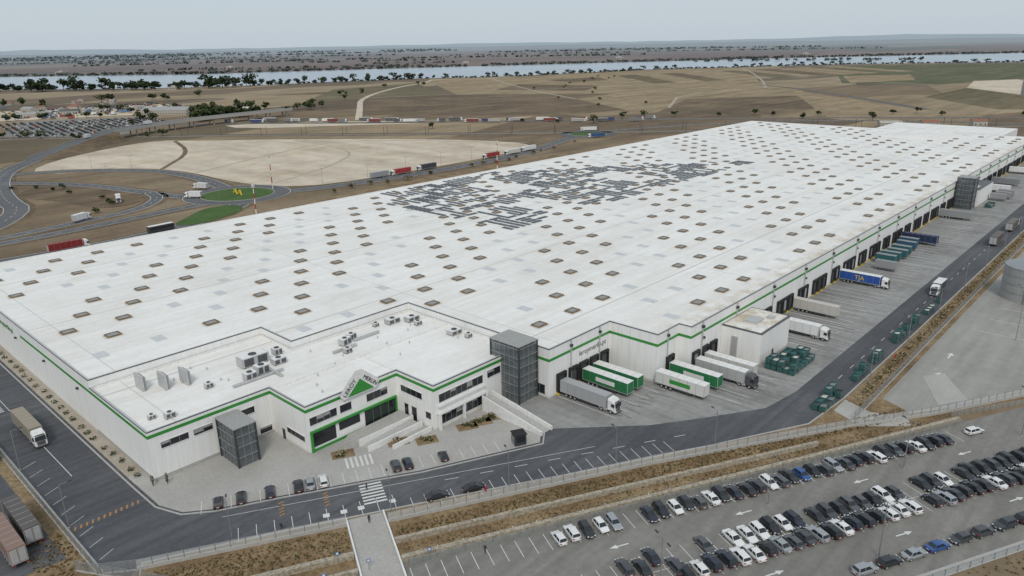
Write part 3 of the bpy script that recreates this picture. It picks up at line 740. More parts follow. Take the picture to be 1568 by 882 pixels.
# ---------------------------------------------------------------- vehicles
def car_mesh(kind):
    mb=MB()
    if kind=='suv': L,W,H,belt,hood=4.5,1.86,1.64,1.02,.98; gl=(-2.05,.95,-1.75,.25)
    elif kind=='sedan': L,W,H,belt,hood=4.7,1.82,1.44,.92,.86; gl=(-1.75,1.1,-.95,.3)
    elif kind=='wagon': L,W,H,belt,hood=4.6,1.82,1.48,.92,.87; gl=(-2.1,1.1,-1.75,.3)
    else: L,W,H,belt,hood=4.05,1.76,1.48,.92,.88; gl=(-1.85,1.05,-1.4,.25)
    h=L/2; w=W/2
    tail = belt+.02 if kind!='sedan' else .95
    st=[(-h,.80,.38,tail-.22),(-h+.12,.94,.26,tail-.03),(-h+.6,1,.22,tail),(-.6,1,.2,belt+.02),(gl[1]-.1,1,.2,belt),(gl[1]+.1,.99,.2,hood+.02),(h-.55,.97,.22,hood-.08),(h-.15,.90,.26,hood-.2),(h,.74,.36,hood-.34)]
    secs=[]
    for x,ws,zl,zh in st:
        a=w*ws
        secs.append([(x,-a*.88,zl),(x,-a,zl+.16),(x,-a,zh-.18),(x,-a*.93,zh-.04),(x,-a*.78,zh),(x,a*.78,zh),(x,a*.93,zh-.04),(x,a,zh-.18),(x,a,zl+.16),(x,a*.88,zl)])
    mb.loft(secs,'carpaint')
    b0,b1,t0,t1=gl; wb=w*.90; wt=w*.70; zb=belt-.05; zt=H-.05
    mb.hexa([(b0,-wb,zb),(b1,-wb,zb),(b1,wb,zb),(b0,wb,zb),(t0,-wt,zt),(t1,-wt,zt),(t1,wt,zt),(t0,wt,zt)],'glass')
    e=.03
    mb.loft([[(t0-.12,-wt-e,zt-.05),(t0-.12,wt+e,zt-.05),(t0-.1,wt*.9,zt),(t0-.1,-wt*.9,zt)],[(t0+.15,-wt-e,zt-.02),(t0+.15,wt+e,zt-.02),(t0+.15,wt*.86,H),(t0+.15,-wt*.86,H)],
             [(t1-.1,-wt-e,zt-.02),(t1-.1,wt+e,zt-.02),(t1-.1,wt*.86,H),(t1-.1,-wt*.86,H)],[(t1+.1,-wt-e,zt-.06),(t1+.1,wt+e,zt-.06),(t1+.08,wt*.9,zt),(t1+.08,-wt*.9,zt)]],'carpaint')
    for s in (-1,1):
        def pil(xb,xt,d):
            mb.hexa([(xb-d,s*(wb+.012),zb),(xb+d,s*(wb+.012),zb),(xb+d,s*(wb-.05),zb),(xb-d,s*(wb-.05),zb),(xt-d,s*(wt+.02),zt),(xt+d,s*(wt+.02),zt),(xt+d,s*(wt-.05),zt),(xt-d,s*(wt-.05),zt)],'carpaint')
        pil(b1-.03,t1+.02,.05); pil(b0+.08,t0+.05,.09); pil((b0+b1)/2+.0,(t0+t1)/2+.1,.04)
        mb.box(b1-.35,b1-.15,s*(w+.02) if s>0 else -(w+.16),(w+.16) if s>0 else -(w+.02),belt-.02,belt+.12,'carpaint')
        mb.box(h-.35,h-.06,s*w*.55 if s>0 else -w*.86,w*.86 if s>0 else -w*.55,hood-.33,hood-.19,'headlight')
        mb.box(-h-.01,-h+.2,s*w*.5 if s>0 else -w*.88,w*.88 if s>0 else -w*.5,tail-.32,tail-.14,'lightred')
        for x in (-h+.78,h-.82):
            mb.cyl((x,s*w-(.2 if s>0 else 0)+(0.015*s),.33),.33,.2,'y','black',14)
            mb.cyl((x,s*(w+.02)-(.0 if s>0 else .02),.33),.2,.02,'y','alu',8)
    mb.box(h-.02,h+.02,-.45,.45,.36,.5,'black'); mb.box(h-.01,h+.03,-.26,.26,.5,.6,'white'); mb.box(-h-.03,-h+.01,-.26,.26,.55,.66,'white')
    return mb.mesh('car_'+kind)
CM={k:car_mesh(k) for k in ('suv','sedan','hatch','wagon')}
DARK=[(.012,.013,.016),(.02,.022,.026),(.035,.04,.048),(.015,.02,.035),(.05,.055,.06),(.08,.085,.09),(.012,.013,.016),(.02,.022,.026)]
def car(x,y,a,col=None,kind=None):
    if col is None:
        r=R(); col=random.choice(DARK) if r<.82 else ((.7,.7,.69) if r<.90 else ((.30,.32,.34) if r<.97 else random.choice([(.08,.012,.012),(.02,.08,.25),(.10,.012,.012)])))
    place(CM[kind or random.choice(list(CM))],'parked_car',(x,y,.06),a,1.07,None,col)
WHT=(.72,.72,.71)
def row_(ss,n,flip=None,white=()):
    for i,s in enumerate(ss):
        x,y=P(s+U(-.18,.18),n+U(-.4,.4)); f=(R()<.5) if flip is None else flip
        car(x,y,AU+math.pi/2+(math.pi if f else 0)+U(-.045,.045),WHT if i in white else None)
row_([48.2,51.2,54.2,57.2,60.2],108.4,None,(3,))
row_([67.9+i*2.9 for i in range(28)],108.4,None,(2,5,20,24))
row_([72.4,78.8,81.7,84.6,87.5,90.4,93.3],96,True,(1,3,5))
row_([98+i*2.9 for i in range(8)],96,True); row_([126,128.9,131.6],96,True,(2,)); row_([137.5+i*2.9 for i in range(10)],96,True)
row_([65.3+i*2.9 for i in range(35) if i not in (19,)],91.2,False,(1,4,5,12,17,25,29))
for i in range(9):
    x,y=P(94.8+i*5.75,80.1); car(x,y,AU+(math.pi if R()<.4 else 0),WHT if i in (8,) else None)
for s_,n_ in ((61.7,97),(58.6,95),(55.8,96.2),(64.4,93.2)): x,y=P(s_,n_); car(x,y,AU+math.pi/2)
car(*P(156,108.2),AU)
FB=[(-12.7,None),(-8.2,None),(-2.4,None),(3.4,None),(5.9,(.3,.32,.34)),(8.7,WHT),(24.6,None),(27.3,None),(35.6,None)]
for s_,c_ in FB: x,y=P(s_,144.9); car(x,y,AU+math.pi/2,c_ or random.choice(DARK))
for s_ in (30.3,38.3): x,y=P(s_,130.2); car(x,y,AU+.05,random.choice(DARK))

def truck_mesh(name,cab=True,cabcol='white',L=13.6,rigid=False,skirt='darksteel',stripe=None,top='white'):
    mb=MB(); W=1.27
    x0=-L/2; x1=L/2
    mb.box(x0,x1,-W,W,1.15,3.95,'curtain')
    mb.box(x0-.03,x1+.03,-W-.03,W+.03,3.95,4.02,top); mb.box(x0-.03,x1+.03,-W-.02,W+.02,1.02,1.15,'alu')
    for i in range(1,7): 
        xx=x0+L*i/7; mb.box(xx-.03,xx+.03,-W,W,4.02,4.045,'alu')
    for x in (x0-.03,x1-.1): 
        for s in (-1,1): mb.box(x,x+.13,s*W-.03,s*W+.05 if s>0 else s*W+.03,1.15,3.95,'alu')
    mb.box(x0-.06,x0-.031,-.04,.04,1.2,3.9,'alu'); mb.box(x0-.05,x0-.031,-W+.12,-.1,1.25,3.85,'alu'); mb.box(x0-.05,x0-.031,.1,W-.12,1.25,3.85,'alu')
    n=int(L/2.2)
    for i in range(1,n):
        xx=x0+L*i/n
        for s in (-1,1): mb.box(xx-.03,xx+.03,s*W-.02,s*W+.02,1.15,3.95,'steel')
    if stripe:
        for s in (-1,1): mb.box(x0+L*.3,x0+L*.72,min(s*W,s*(W+.022)),max(s*W,s*(W+.022)),1.9,3.0,stripe)
    mb.box(x0+.3,x1-.5,-.5,.5,.75,1.02,'darksteel')
    for s in (-1,1):
        mb.box(x0+5,x1-3.4,min(s*1.1,s*1.2),max(s*1.1,s*1.2),.45,1.0,skirt)
    ax=[x0+1.9,x0+3.2,x0+4.5] if not rigid else [x0+2.2]
    if not cab and not rigid:
        for s in (-1,1): mb.box(x1-2.9,x1-2.7,s*.85-.08,s*.85+.08,0,1.02,'steel')
    if cab:
        c0=x1+.55; c1=c0+2.25
        ax+= [x1-1.2] if not rigid else []
        ax+=[c1-1.35]
        mb.box(x1-3 if not rigid else x1,c1-.3,-.55,.55,.55,1.0,'darksteel')
        mb.loft([[(c0,-1.24,.9),(c0,1.24,.9),(c0,1.24,3.3),(c0,1.0,3.75),(c0,-1.0,3.75),(c0,-1.24,3.3)],
                 [(c1-.9,-1.25,.9),(c1-.9,1.25,.9),(c1-.9,1.25,3.2),(c1-.9,1.0,3.6),(c1-.9,-1.0,3.6),(c1-.9,-1.25,3.2)],
                 [(c1-.1,-1.2,.55),(c1-.1,1.2,.55),(c1-.35,1.18,2.9),(c1-.55,.95,3.15),(c1-.55,-.95,3.15),(c1-.35,-1.18,2.9)],
                 [(c1,-1.05,.5),(c1,1.05,.5),(c1-.3,1.05,2.7),(c1-.45,.9,2.9),(c1-.45,-.9,2.9),(c1-.3,-1.05,2.7)]],cabcol)
        mb.hexa([(c1-.10,-1.06,1.75),(c1-.04,-1.06,1.75),(c1-.04,1.06,1.75),(c1-.10,1.06,1.75),(c1-.36,-1.0,2.75),(c1-.26,-1.0,2.75),(c1-.26,1.0,2.75),(c1-.36,1.0,2.75)],'glass')
        mb.hexa([(c1-.08,-.8,.75),(c1+.03,-.8,.75),(c1+.03,.8,.75),(c1-.08,.8,.75),(c1-.15,-.8,1.6),(c1-.05,-.8,1.6),(c1-.05,.8,1.6),(c1-.15,.8,1.6)],'coping')
        mb.box(c1-.3,c1+.06,-1.2,1.2,.35,.62,'coping')
        for s in (-1,1):
            mb.box(c1-1.25,c1-.5,min(s*1.2,s*1.27),max(s*1.2,s*1.27),1.85,2.65,'glass'); mb.box(c1-.45,c1-.3,min(s*1.28,s*1.5),max(s*1.28,s*1.5),1.9,2.7,'black')
            mb.box(c1-.02,c1+.07,min(s*.8,s*1.12),max(s*.8,s*1.12),.68,.88,'headlight')
            mb.box(x1-1.9 if not rigid else x1-1,x1+.3,min(s*.7,s*1.15),max(s*.7,s*1.15),.45,.95,'alu')
        mb.box(c1-.6,c1-.28,-.9,.9,2.95,3.05,'black')
    for x in ax:
        for s in (-1,1): 
            mb.cyl((x,s*1.25-(.34 if s>0 else 0),.5),.5,.34,'y','black',14); mb.cyl((x,(1.25 if s>0 else -1.27),.5),.27,.02,'y','alu',8)
    for s in (-1,1): mb.box(x0-.06,x0-.01,min(s*.7,s*1.2),max(s*.7,s*1.2),.8,.98,'lightred')
    return mb.mesh(name)
TR={'cab_w':truck_mesh('semi'),'cab_d':truck_mesh('semi_dark',cabcol='coping'),'trl':truck_mesh('trailer',cab=False),'trlg':truck_mesh('trailer_g',cab=False,stripe='white'),
    'trlg2':truck_mesh('trailer_g2',cab=False,stripe='green'),'box':truck_mesh('box_truck',L=7.5,rigid=True),
    'cab_c':truck_mesh('semi_c',top='curtain'),'trl_c':truck_mesh('trailer_c',cab=False,top='curtain'),'box_c':truck_mesh('box_truck_c',L=7.5,rigid=True,top='curtain')}
def truck(kind,x,y,a,col,name='semi_truck'):
    return place(TR[kind],name,(x,y,.08),a,1.09,None,col)
D=-math.pi/2
GREY=(.22,.23,.24); GRN=(.02,.17,.06); CRM=(.62,.61,.58)
def docked(kind,x,y,col,name=None):
    return truck(kind,x,y-1.0-6.8*1.09,D,col,name or ('semi_truck' if 'cab' in kind else 'semi_trailer'))
docked('cab_c',140.8,114,(.36,.37,.375)); docked('trlg',150.6,114,GRN); docked('trlg',155.4,114,GRN); docked('trlg2',162.2,98,CRM); docked('trlg',169.5,98,GRN)
docked('cab_d',176.8,94,(.42,.42,.42)); docked('trl',182,94,(.58,.57,.55))
docked('cab_w',223,92,WHT); docked('trl_c',244.2,94,(.52,.49,.45)); b_=docked('cab_w',287.6,94,(.02,.08,.33)); 
docked('trl_c',364.6,94,(.02,.03,.08)); docked('trl_c',428,94,(.28,.29,.30)); docked('trl',520,94,WHT); docked('trl_c',548,94,GREY); docked('cab_w',600,94,WHT)
t_=bpy.data.curves.new('lettering','FONT'); t_.body='TJA'; t_.size=2.2; t_.extrude=.01; t_.align_x='CENTER'; t_.materials.append(M['yellow']); to=bpy.data.objects.new('lettering',t_); COL.objects.link(to); to.parent=b_
to.matrix_local=Matrix.Translation((0,-1.33,1.75))@Matrix.Rotation(math.pi/2,4,'X')
truck('cab_c',37.2,199.5,D,(.30,.255,.19))
truck('box',296,60.5,math.pi,(.06,.065,.07),'box_truck'); truck('trl_c',386,59.5,0,(.10,.08,.07),'semi_trailer'); truck('cab_c',420,59.5,0,(.12,.10,.08))
truck('trl_c',24.4,156,math.pi/2,(.10,.085,.08),'semi_trailer'); truck('trl_c',20.6,151,math.pi/2,(.24,.15,.12),'semi_trailer'); truck('trl_c',26,196,math.pi/2,(.12,.12,.13),'semi_trailer')
for k,x,y,a,c in (('cab_c',440,430,math.pi,(.32,.03,.03)),('cab_c',368,428,math.pi,(.05,.05,.06)),('cab_c',342,427,math.pi,(.36,.03,.03)),('trl_c',322,428,math.pi,(.3,.31,.33)),('cab_w',466,430,math.pi,(.6,.58,.52)),('cab_w',490,433,math.pi,WHT),
    ('box',167,491,-1.9,(.3,.3,.32)),('box',131,449,.5,WHT),('box',203,462,2.2,WHT),('box',220,488,2.0,(.6,.6,.6)),('cab_c',104,386,0,(.22,.02,.02)),('cab_w',640,480,2.4,WHT),('cab_c',600,440,2.6,(.03,.08,.2))):
    truck(k,x,y,a,c)
for x,y,a in ((345,882,.4),(262,824,.8),(150,388,.1)): 
    if x>200: place(TR['box'],'box_truck',(x,y,9.3 if x>300 else 6.2),a,1.09,None,WHT)
bs=MB(); bs.box(-6,6,-1.25,1.25,.35,3.3,'darksteel'); bs.box(-5.7,5.8,-1.28,1.28,1.7,2.8,'glass'); bs.box(-5.9,5.9,-1.2,1.2,3.3,3.5,'white')
for x in (-3.8,-2.6,4): 
    for s in (-1,1): bs.cyl((x,s*1.26-(.3 if s>0 else 0),.5),.5,.3,'y','black',12)
bs.box(5.95,6.06,-1.1,1.1,1.3,3.0,'glass'); bs.obj('coach',None,(150,388.5,.1),.08,1.1)

def swap(x,y,a,c,L=7.4): 
    mb=MB(); mb.box(-L/2,L/2,-1.25,1.25,1.1,3.7,'curtain'); mb.box(-L/2-.03,L/2+.03,-1.28,1.28,3.7,3.78,'steel'); mb.box(-L/2-.02,L/2+.02,-1.27,1.27,.95,1.1,'darksteel')
    for dx in (-L/2+.6,L/2-.6):
        for s in (-1,1): mb.box(dx-.08,dx+.08,s*1.15-.08,s*1.15+.08,0,.95,'steel')
    i=-L/2+.3
    while i<L/2: mb.box(i-.03,i+.03,-1.28,1.28,1.15,3.65,'curtain'); i+=.45
    place(mb.mesh('swap_body'),'shipping_container',(x,y,.08),a,1.05,None,c)
for x,y in ((322,87),(328,87),(334,86),(341,86.5)): swap(x,y,D,(.03,.12,.13))
for x,y in ((350,87),(357,88)): swap(x,y,D,(.03,.10,.16))
for x,y in ((312,84),(500,78),(508,78),(492,79)): swap(x,y,D,(.3,.3,.31))
def skip_mesh(fill):
    mb=MB(); L,W,H=2.3,1.4,1.5
    mb.hexa([(-L/2+.12,-W/2,.15),(L/2-.12,-W/2,.15),(L/2-.12,W/2,.15),(-L/2+.12,W/2,.15),(-L/2,-W/2,H),(L/2,-W/2,H),(L/2,W/2,H),(-L/2,W/2,H)],'teal',(1,))
    mb.hexa([(-L/2+.1,-W/2+.08,.9),(L/2-.1,-W/2+.08,.9),(L/2-.1,W/2-.08,.9),(-L/2+.1,W/2-.08,.9),(-L/2+.1,-W/2+.08,1.25),(L/2-.1,-W/2+.08,1.4),(L/2-.1,W/2-.08,1.2),(-L/2+.1,W/2-.08,1.3)],fill)
    for y in (-W/2-.06,W/2): mb.box(-L/2-.05,L/2+.05,y,y+.06,H-.08,H+.05,'teal')
    for x in (-L/2,L/2-.06): mb.box(x-.02,x+.06,-W/2,W/2,H-.08,H+.04,'teal')
    for x in (-.7,.7):
        for y in (-.5,.5): mb.cyl((x,y-.05,.1),.1,.1,'y','black',8)
    for x in (-.5,0,.5): mb.box(x-.04,x+.04,-W/2-.05,-W/2,.3,H,'steel')
    return mb.mesh('waste_skip')
SK=[skip_mesh('darksteel'),skip_mesh('stain'),skip_mesh('teal'),skip_mesh('steel'),skip_mesh('teal')]
def skipgrid(x0,y0,nx,ny,dx=2.6,dy=1.75,p=.92):
    for i in range(nx):
        for j in range(ny):
            if R()<p: 
                place(random.choice(SK),'waste_skip',(x0+i*dx+U(-.1,.1),y0+j*dy+U(-.08,.08),.08),U(-.05,.05),1.08)
                if R()<.35: place(random.choice(SK),'waste_skip',(x0+i*dx,y0+j*dy,1.72),U(-.05,.05),1.08)
skipgrid(192,71.5,6,5); skipgrid(176,57.0,5,2); skipgrid(199.5,57.2,4,1); skipgrid(215,57.2,3,1); skipgrid(232,57.2,9,1,3,2,.75); skipgrid(268,57.2,6,1,3,2,.6); skipgrid(468,78,4,2)
pm=MB(); pm.box(-.6,.6,-.4,.4,.1,.14,'dryB'); 
for y in (-.36,0,.3): pm.box(-.6,.6,y,y+.08,0,.1,'dryB')
for i in range(6): pm.box(-.6+i*.21,-.5+i*.21,-.4,.4,.14,.17,'dryB')
PM=pm.mesh('pallet')
for i in range(8): place(PM,'pallet',(U(186,190),U(84,91),.08+.2*(i%3)),U(0,3),1.2)

tk=MB(); tk.cyl((0,0,0),9.5,12,'z','shedroof',40); 
for z in (3,6,9,11.7): tk.cyl((0,0,z),9.58,.18,'z','steel',40)
tk.cyl((0,0,12),9.4,.9,'z','steel',40,.6); tk.box(-10.2,-9.6,-.5,.5,0,13,'steel'); tk.obj('water_tank',None,(309,34,.05))

def lamp_mesh(h,arms):
    mb=MB(); mb.cyl((0,0,0),.13,h,'z','steel',8,.07); mb.cyl((0,0,0),.25,.25,'z','kerb',8)
    for a in arms:
        c,s=math.cos(a),math.sin(a)
        mb.obox(c*.8,s*.8,a,1.6,.09,h-.08,h,'steel'); mb.obox(c*1.9,s*1.9,a,.9,.32,h-.08,h+.06,'darksteel')
    return mb.mesh('street_lamp')
L1=lamp_mesh(12,(0,math.pi)); L2=lamp_mesh(10,(0,)); L3=lamp_mesh(18,(0,1.57,3.14,4.71))
for s_,n_ in ((58,88),(92,102.5),(128,102.5),(100,82),(150,90),(165,103)): x,y=P(s_,n_); place(L1,'street_lamp',(x,y,0),AU+1.57)
for x,y in ((260,30),(330,14),(252,12),(410,20)): place(L3,'street_lamp',(x,y,0),.3)
for s_,n_ in ((-10,129.6),(20,127),(45,126.8),(70,126.2),(95,125)): x,y=P(s_,n_); place(L2,'street_lamp',(x,y,0),AU+1.57)
for x in range(200,720,34): place(L2,'street_lamp',(x,53.6,0),1.57)
for y in range(150,400,32): place(L2,'street_lamp',(30.6,y,0),0)
for x,y,a in walk([(248,447),(303,431),(400,428),(480,436)],34)+walk([(78,396),(109,392),(150,395)],30)+walk([(204,645),(228,623),(212,600),(150,560)],40)+walk([(200,490),(190,560),(140,610)],35)+walk([(203,430),(150,424),(86,417)],34): place(L1,'street_lamp',(x,y,0),a+1.57,.95)
def mast(x,y,h,name='telecom_mast'):
    mb=MB(); n=6
    for i in range(n): mb.cyl((0,0,h*i/n),.35-.03*i,h/n,'z','red' if i%2 else 'white',8)
    for a in range(3): mb.obox(.7*math.cos(a*2.1),.7*math.sin(a*2.1),a*2.1,.3,.5,h-2.5,h-.3,'white')
    mb.obj(name,None,(x,y,0))
mast(250,450,25); mast(203,387,18); mast(398,384,22)
def person(x,y,a,shirt):
    me=bpy.data.meshes.new('pedestrian')
    J={'p':(0,0,.95),'c':(0.02,0,1.28),'n':(0.02,0,1.5),'h':(.04,0,1.66),'ls':(0,.2,1.43),'le':(-.04,.26,1.15),'lh':(.06,.27,.9),'rs':(0,-.2,1.43),'re':(.04,-.26,1.15),'rh':(.14,-.25,.92),
       'lk':(.10,.10,.5),'lf':(.0,.10,.07),'lt':(.17,.10,.03),'rk':(.05,-.1,.5),'rf':(-.18,-.1,.1),'rt':(-.02,-.1,.03)}
    ks=list(J); E=[('p','c'),('c','n'),('n','h'),('n','ls'),('ls','le'),('le','lh'),('n','rs'),('rs','re'),('re','rh'),('p','lk'),('lk','lf'),('lf','lt'),('p','rk'),('rk','rf'),('rf','rt')]
    me.from_pydata([J[k] for k in ks],[(ks.index(a_),ks.index(b_)) for a_,b_ in E],[])
    o=bpy.data.objects.new('pedestrian',me); COL.objects.link(o); o.location=(x,y,.1); o.rotation_euler=(0,0,a); o.scale=(1.08,)*3
    md=o.modifiers.new('s','SKIN'); RR={'p':.15,'c':.16,'n':.065,'h':.11,'ls':.07,'le':.048,'lh':.04,'rs':.07,'re':.048,'rh':.04,'lk':.07,'lf':.045,'lt':.04,'rk':.07,'rf':.045,'rt':.04}
    for i,k in enumerate(ks): me.skin_vertices[0].data[i].radius=(RR[k],RR[k])
    me.skin_vertices[0].data[0].use_root=True
    o.modifiers.new('b','SUBSURF').levels=1; me.materials.append(M[shirt])
for s_,n_,a,k in ((17,138.5,2,'darksteel'),(15.5,127,1.2,'black'),(34,109.8,.4,'darksteel'),(-1,131,.4,'darksteel')):
    x,y=P(s_,n_); person(x,y,a,k)
bo=MB()
for i in range(14):
    x,y=P(21+i*5,113.9); bo.cyl((x,y,0),.1,1.2,'z','paint_b' if i%3==0 else 'white',6)
bo.obj('bollards')
for s_,n_ in ((24,112),(8,117),(13,113),(5,112)):
    x,y=P(s_,n_); mb=MB(); mb.cyl((0,0,0),.05,2.6,'z','steel',6); mb.box(-.35,.35,-.04,.0,1.9,2.6,'paint_b'); mb.box(-.2,.2,-.06,-.041,2.05,2.45,'white'); mb.obj('traffic_sign',None,(x,y,0),AU)
hy=MB(); hy.cyl((0,0,0),.14,1.0,'z','red',10); hy.cyl((0,0,1.0),.17,.15,'z','red',10,.06); hy.cyl((-.28,0,.7),.08,.56,'x','red',8); HY=hy.mesh('fire_hydrant')
for p in (P(40.3,128.3),(222,53.5),(176,56.8)): place(HY,'fire_hydrant',(p[0],p[1],.05),0,1.4)

# ---------------------------------------------------------------- vegetation
def leaf(mb,c,rad,n,size,keys):
    for _ in range(n):
        while True:
            d=(U(-1,1),U(-1,1),U(-1,1)); q=d[0]**2+d[1]**2+d[2]**2
            if .1<q<1: break
        p=Vector((c[0]+d[0]*rad[0],c[1]+d[1]*rad[1],c[2]+d[2]*rad[2]))
        u=Vector((U(-1,1),U(-1,1),U(-.6,.6))).normalized(); v=u.cross(Vector((U(-1,1),U(-1,1),U(-1,1)))).normalized()
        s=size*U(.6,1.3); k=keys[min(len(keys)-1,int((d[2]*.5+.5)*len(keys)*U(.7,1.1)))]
        mb.face([tuple(p-u*s-v*s*.6),tuple(p+u*s-v*s*.5),tuple(p+u*s*.8+v*s*.7),tuple(p-u*s*.7+v*s*.5)],k)
LK=['leafA','leafB','leafC']; FK=['fleafA','fleafB','fleafB']
def tree_into(mb,x,y,h,w,nl,size,z0=0,keys=LK):
    mb.cyl((x,y,z0),h*.035,h*.5,'z','bark',6,h*.018)
    nb=random.randint(4,6)
    for i in range(nb):
        a=U(0,6.28); r=w*U(.1,.33); zc=h*U(.42,.8)
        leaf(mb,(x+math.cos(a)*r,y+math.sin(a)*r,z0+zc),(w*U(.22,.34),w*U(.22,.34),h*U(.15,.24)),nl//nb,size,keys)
        s=.02*h
        mb.hexa([(x-s,y-s,h*.3),(x+s,y-s,h*.3),(x+s,y+s,h*.3),(x-s,y+s,h*.3)]+[(x+math.cos(a)*r+i_*s*.5,y+math.sin(a)*r+j_*s*.5,zc) for i_,j_ in ((-1,-1),(1,-1),(1,1),(-1,1))],'bark')
def treerow(name,pl,step,h,w,nl,size,jit,p=1,keys=LK):
    mb=MB()
    for x,y,a in walk(pl,step):
        if R()<p:
            k=U(.55,1.25); tree_into(mb,x+U(-jit,jit),y+U(-jit,jit),h*k,w*k*U(.8,1.3),nl,size,0,keys)
    if mb.v: mb.obj(name)
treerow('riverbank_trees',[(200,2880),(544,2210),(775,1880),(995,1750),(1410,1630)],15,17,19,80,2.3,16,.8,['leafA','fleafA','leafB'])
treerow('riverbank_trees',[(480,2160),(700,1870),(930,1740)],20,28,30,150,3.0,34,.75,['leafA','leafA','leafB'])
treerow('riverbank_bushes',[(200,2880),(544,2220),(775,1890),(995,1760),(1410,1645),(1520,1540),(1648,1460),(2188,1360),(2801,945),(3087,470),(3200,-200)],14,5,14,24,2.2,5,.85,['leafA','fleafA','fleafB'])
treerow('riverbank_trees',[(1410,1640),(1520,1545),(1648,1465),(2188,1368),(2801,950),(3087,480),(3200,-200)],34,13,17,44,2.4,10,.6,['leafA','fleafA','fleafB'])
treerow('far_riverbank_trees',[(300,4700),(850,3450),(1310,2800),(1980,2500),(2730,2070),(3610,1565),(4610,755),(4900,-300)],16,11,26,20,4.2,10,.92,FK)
for k in range(8):
    d=3700+k*1300
    for j in range(4):
        a0=math.radians(U(6,78)); a1=a0+math.radians(U(5,16)); dd=d*U(.92,1.1)
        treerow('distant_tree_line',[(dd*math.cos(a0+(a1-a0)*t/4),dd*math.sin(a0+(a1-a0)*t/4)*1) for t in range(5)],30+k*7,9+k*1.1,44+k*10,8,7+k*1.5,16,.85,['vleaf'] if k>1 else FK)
treerow('tree_grove',[(440,960),(462,985),(490,985),(520,960)],6,17,16,150,1.9,11)
treerow('tree_grove',[(450,985),(475,1005),(500,990)],7,19,16,150,1.9,9)
treerow('scattered_trees',[(420,1250),(560,1180),(640,1000),(560,1050),(500,1150)],22,12,12,100,1.4,35,.85)
treerow('scattered_trees',[(600,1000),(720,1080),(900,1260),(1150,1400)],45,11,12,70,1.4,40,.8)
treerow('scattered_trees',[(760,540),(900,420),(1000,240),(1100,60)],38,7,9,60,1.1,25,.7)
treerow('scattered_trees',[(200,1350),(420,1500),(700,1500)],28,14,15,80,1.9,70,.85)
treerow('scattered_trees',[(230,1150),(300,1220),(430,1130),(380,1000)],22,11,12,90,1.4,20,.8)
treerow('scattered_trees',[(225,975),(290,880),(340,830)],20,8,9,80,1.1,10,.7)
treerow('field_shrubs',[(640,640),(760,600),(870,560),(1010,800),(1250,1000),(1700,1200)],50,5,8,40,1.1,60,.7)
treerow('roadside_shrubs',[(150,470),(165,500),(160,560),(138,600)],9,3.5,4.5,60,.6,6,.6)
treerow('roadside_shrubs',[(270,408),(350,405),(450,410),(560,440)],14,3,4.5,50,.6,4,.6,['leafB','dryA','leafC'])
for x,y,h in ((700,520,12),(880,350,8),(560,640,8),(905,280,9)):
    mb=MB(); tree_into(mb,0,0,h,h,260,.6); mb.obj('tree',None,(x,y,0))
hd=MB()
for x,y,a in walk([(190,52.6),(330,52.4),(700,51.6)],1.6):
    if R()<.75: leaf(hd,(x,y+U(-.5,.5),.55),(1.1,.8,.6),16,.22,['leafA','leafB','dryB'] if R()<.5 else ['dryA','dryB','leafB'])
hd.obj('hedge')
sh=MB()
for y in range(158,330,5):
    leaf(sh,(47+U(-.4,.4),y+U(-1,1),.6),(.8,.8,.6),34,.2,['leafA','leafB','dryB'])
sh.obj('shrubs')
for x,y in ((83,132),(95,126.6),(100,122),(111,119.5),(115,118.5),(119,118)):
    s2=MB()
    for j in range(5): leaf(s2,(U(-1.2,1.2),U(-.9,.9),.5),(.8,.8,.5),30,.2,['leafB','leafC','dryB'])
    s2.face([(-2.6,-1.8,.03),(2.6,-1.8,.03),(2.6,1.8,.03),(-2.6,1.8,.03)],'grass_dry'); s2.obj('planting_bed',None,(x,y,.1),AU)
for x,y in ((50.5,150.8),(48,152.2)):
    m2=MB(); m2.cyl((0,0,0),.08,.8,'z','bark',6); leaf(m2,(0,0,1.6),(.35,.35,1.2),120,.12,LK); m2.obj('cypress_tree',None,(x,y,.1))
gt=MB()
def tufts(poly_fn,n,s):
    for _ in range(n):
        x,y=poly_fn(); hgt=s*U(.5,1.3); a=U(0,3.14); k=random.choice(['dryA','dryA','dryB','dryB','leafC'])
        for t in (0,1.57):
            c,sn=math.cos(a+t)*s*.6,math.sin(a+t)*s*.6
            gt.face([(x-c,y-sn,.03),(x+c,y+sn,.03),(x+c*1.3+U(-.1,.1),y+sn*1.3,hgt),(x-c*.6,y-sn*1.1,hgt*.8)],k)
tufts(lambda:P(U(20,150),U(119.6,124)),2600,.32); tufts(lambda:P(U(20,150),U(114,118)),1000,.28)
tufts(lambda:P(U(-25,11),U(118.5,127)),1100,.32)
tufts(lambda:(U(185,620),U(50,54)),2600,.3); tufts(lambda:P(U(60,190),U(66,73.5)),900,.35)
tufts(lambda:(U(22,29),U(110,150)),500,.4); tufts(lambda:(U(60,690),U(336,385)),2500,.6)
gt.obj('dry_grass')

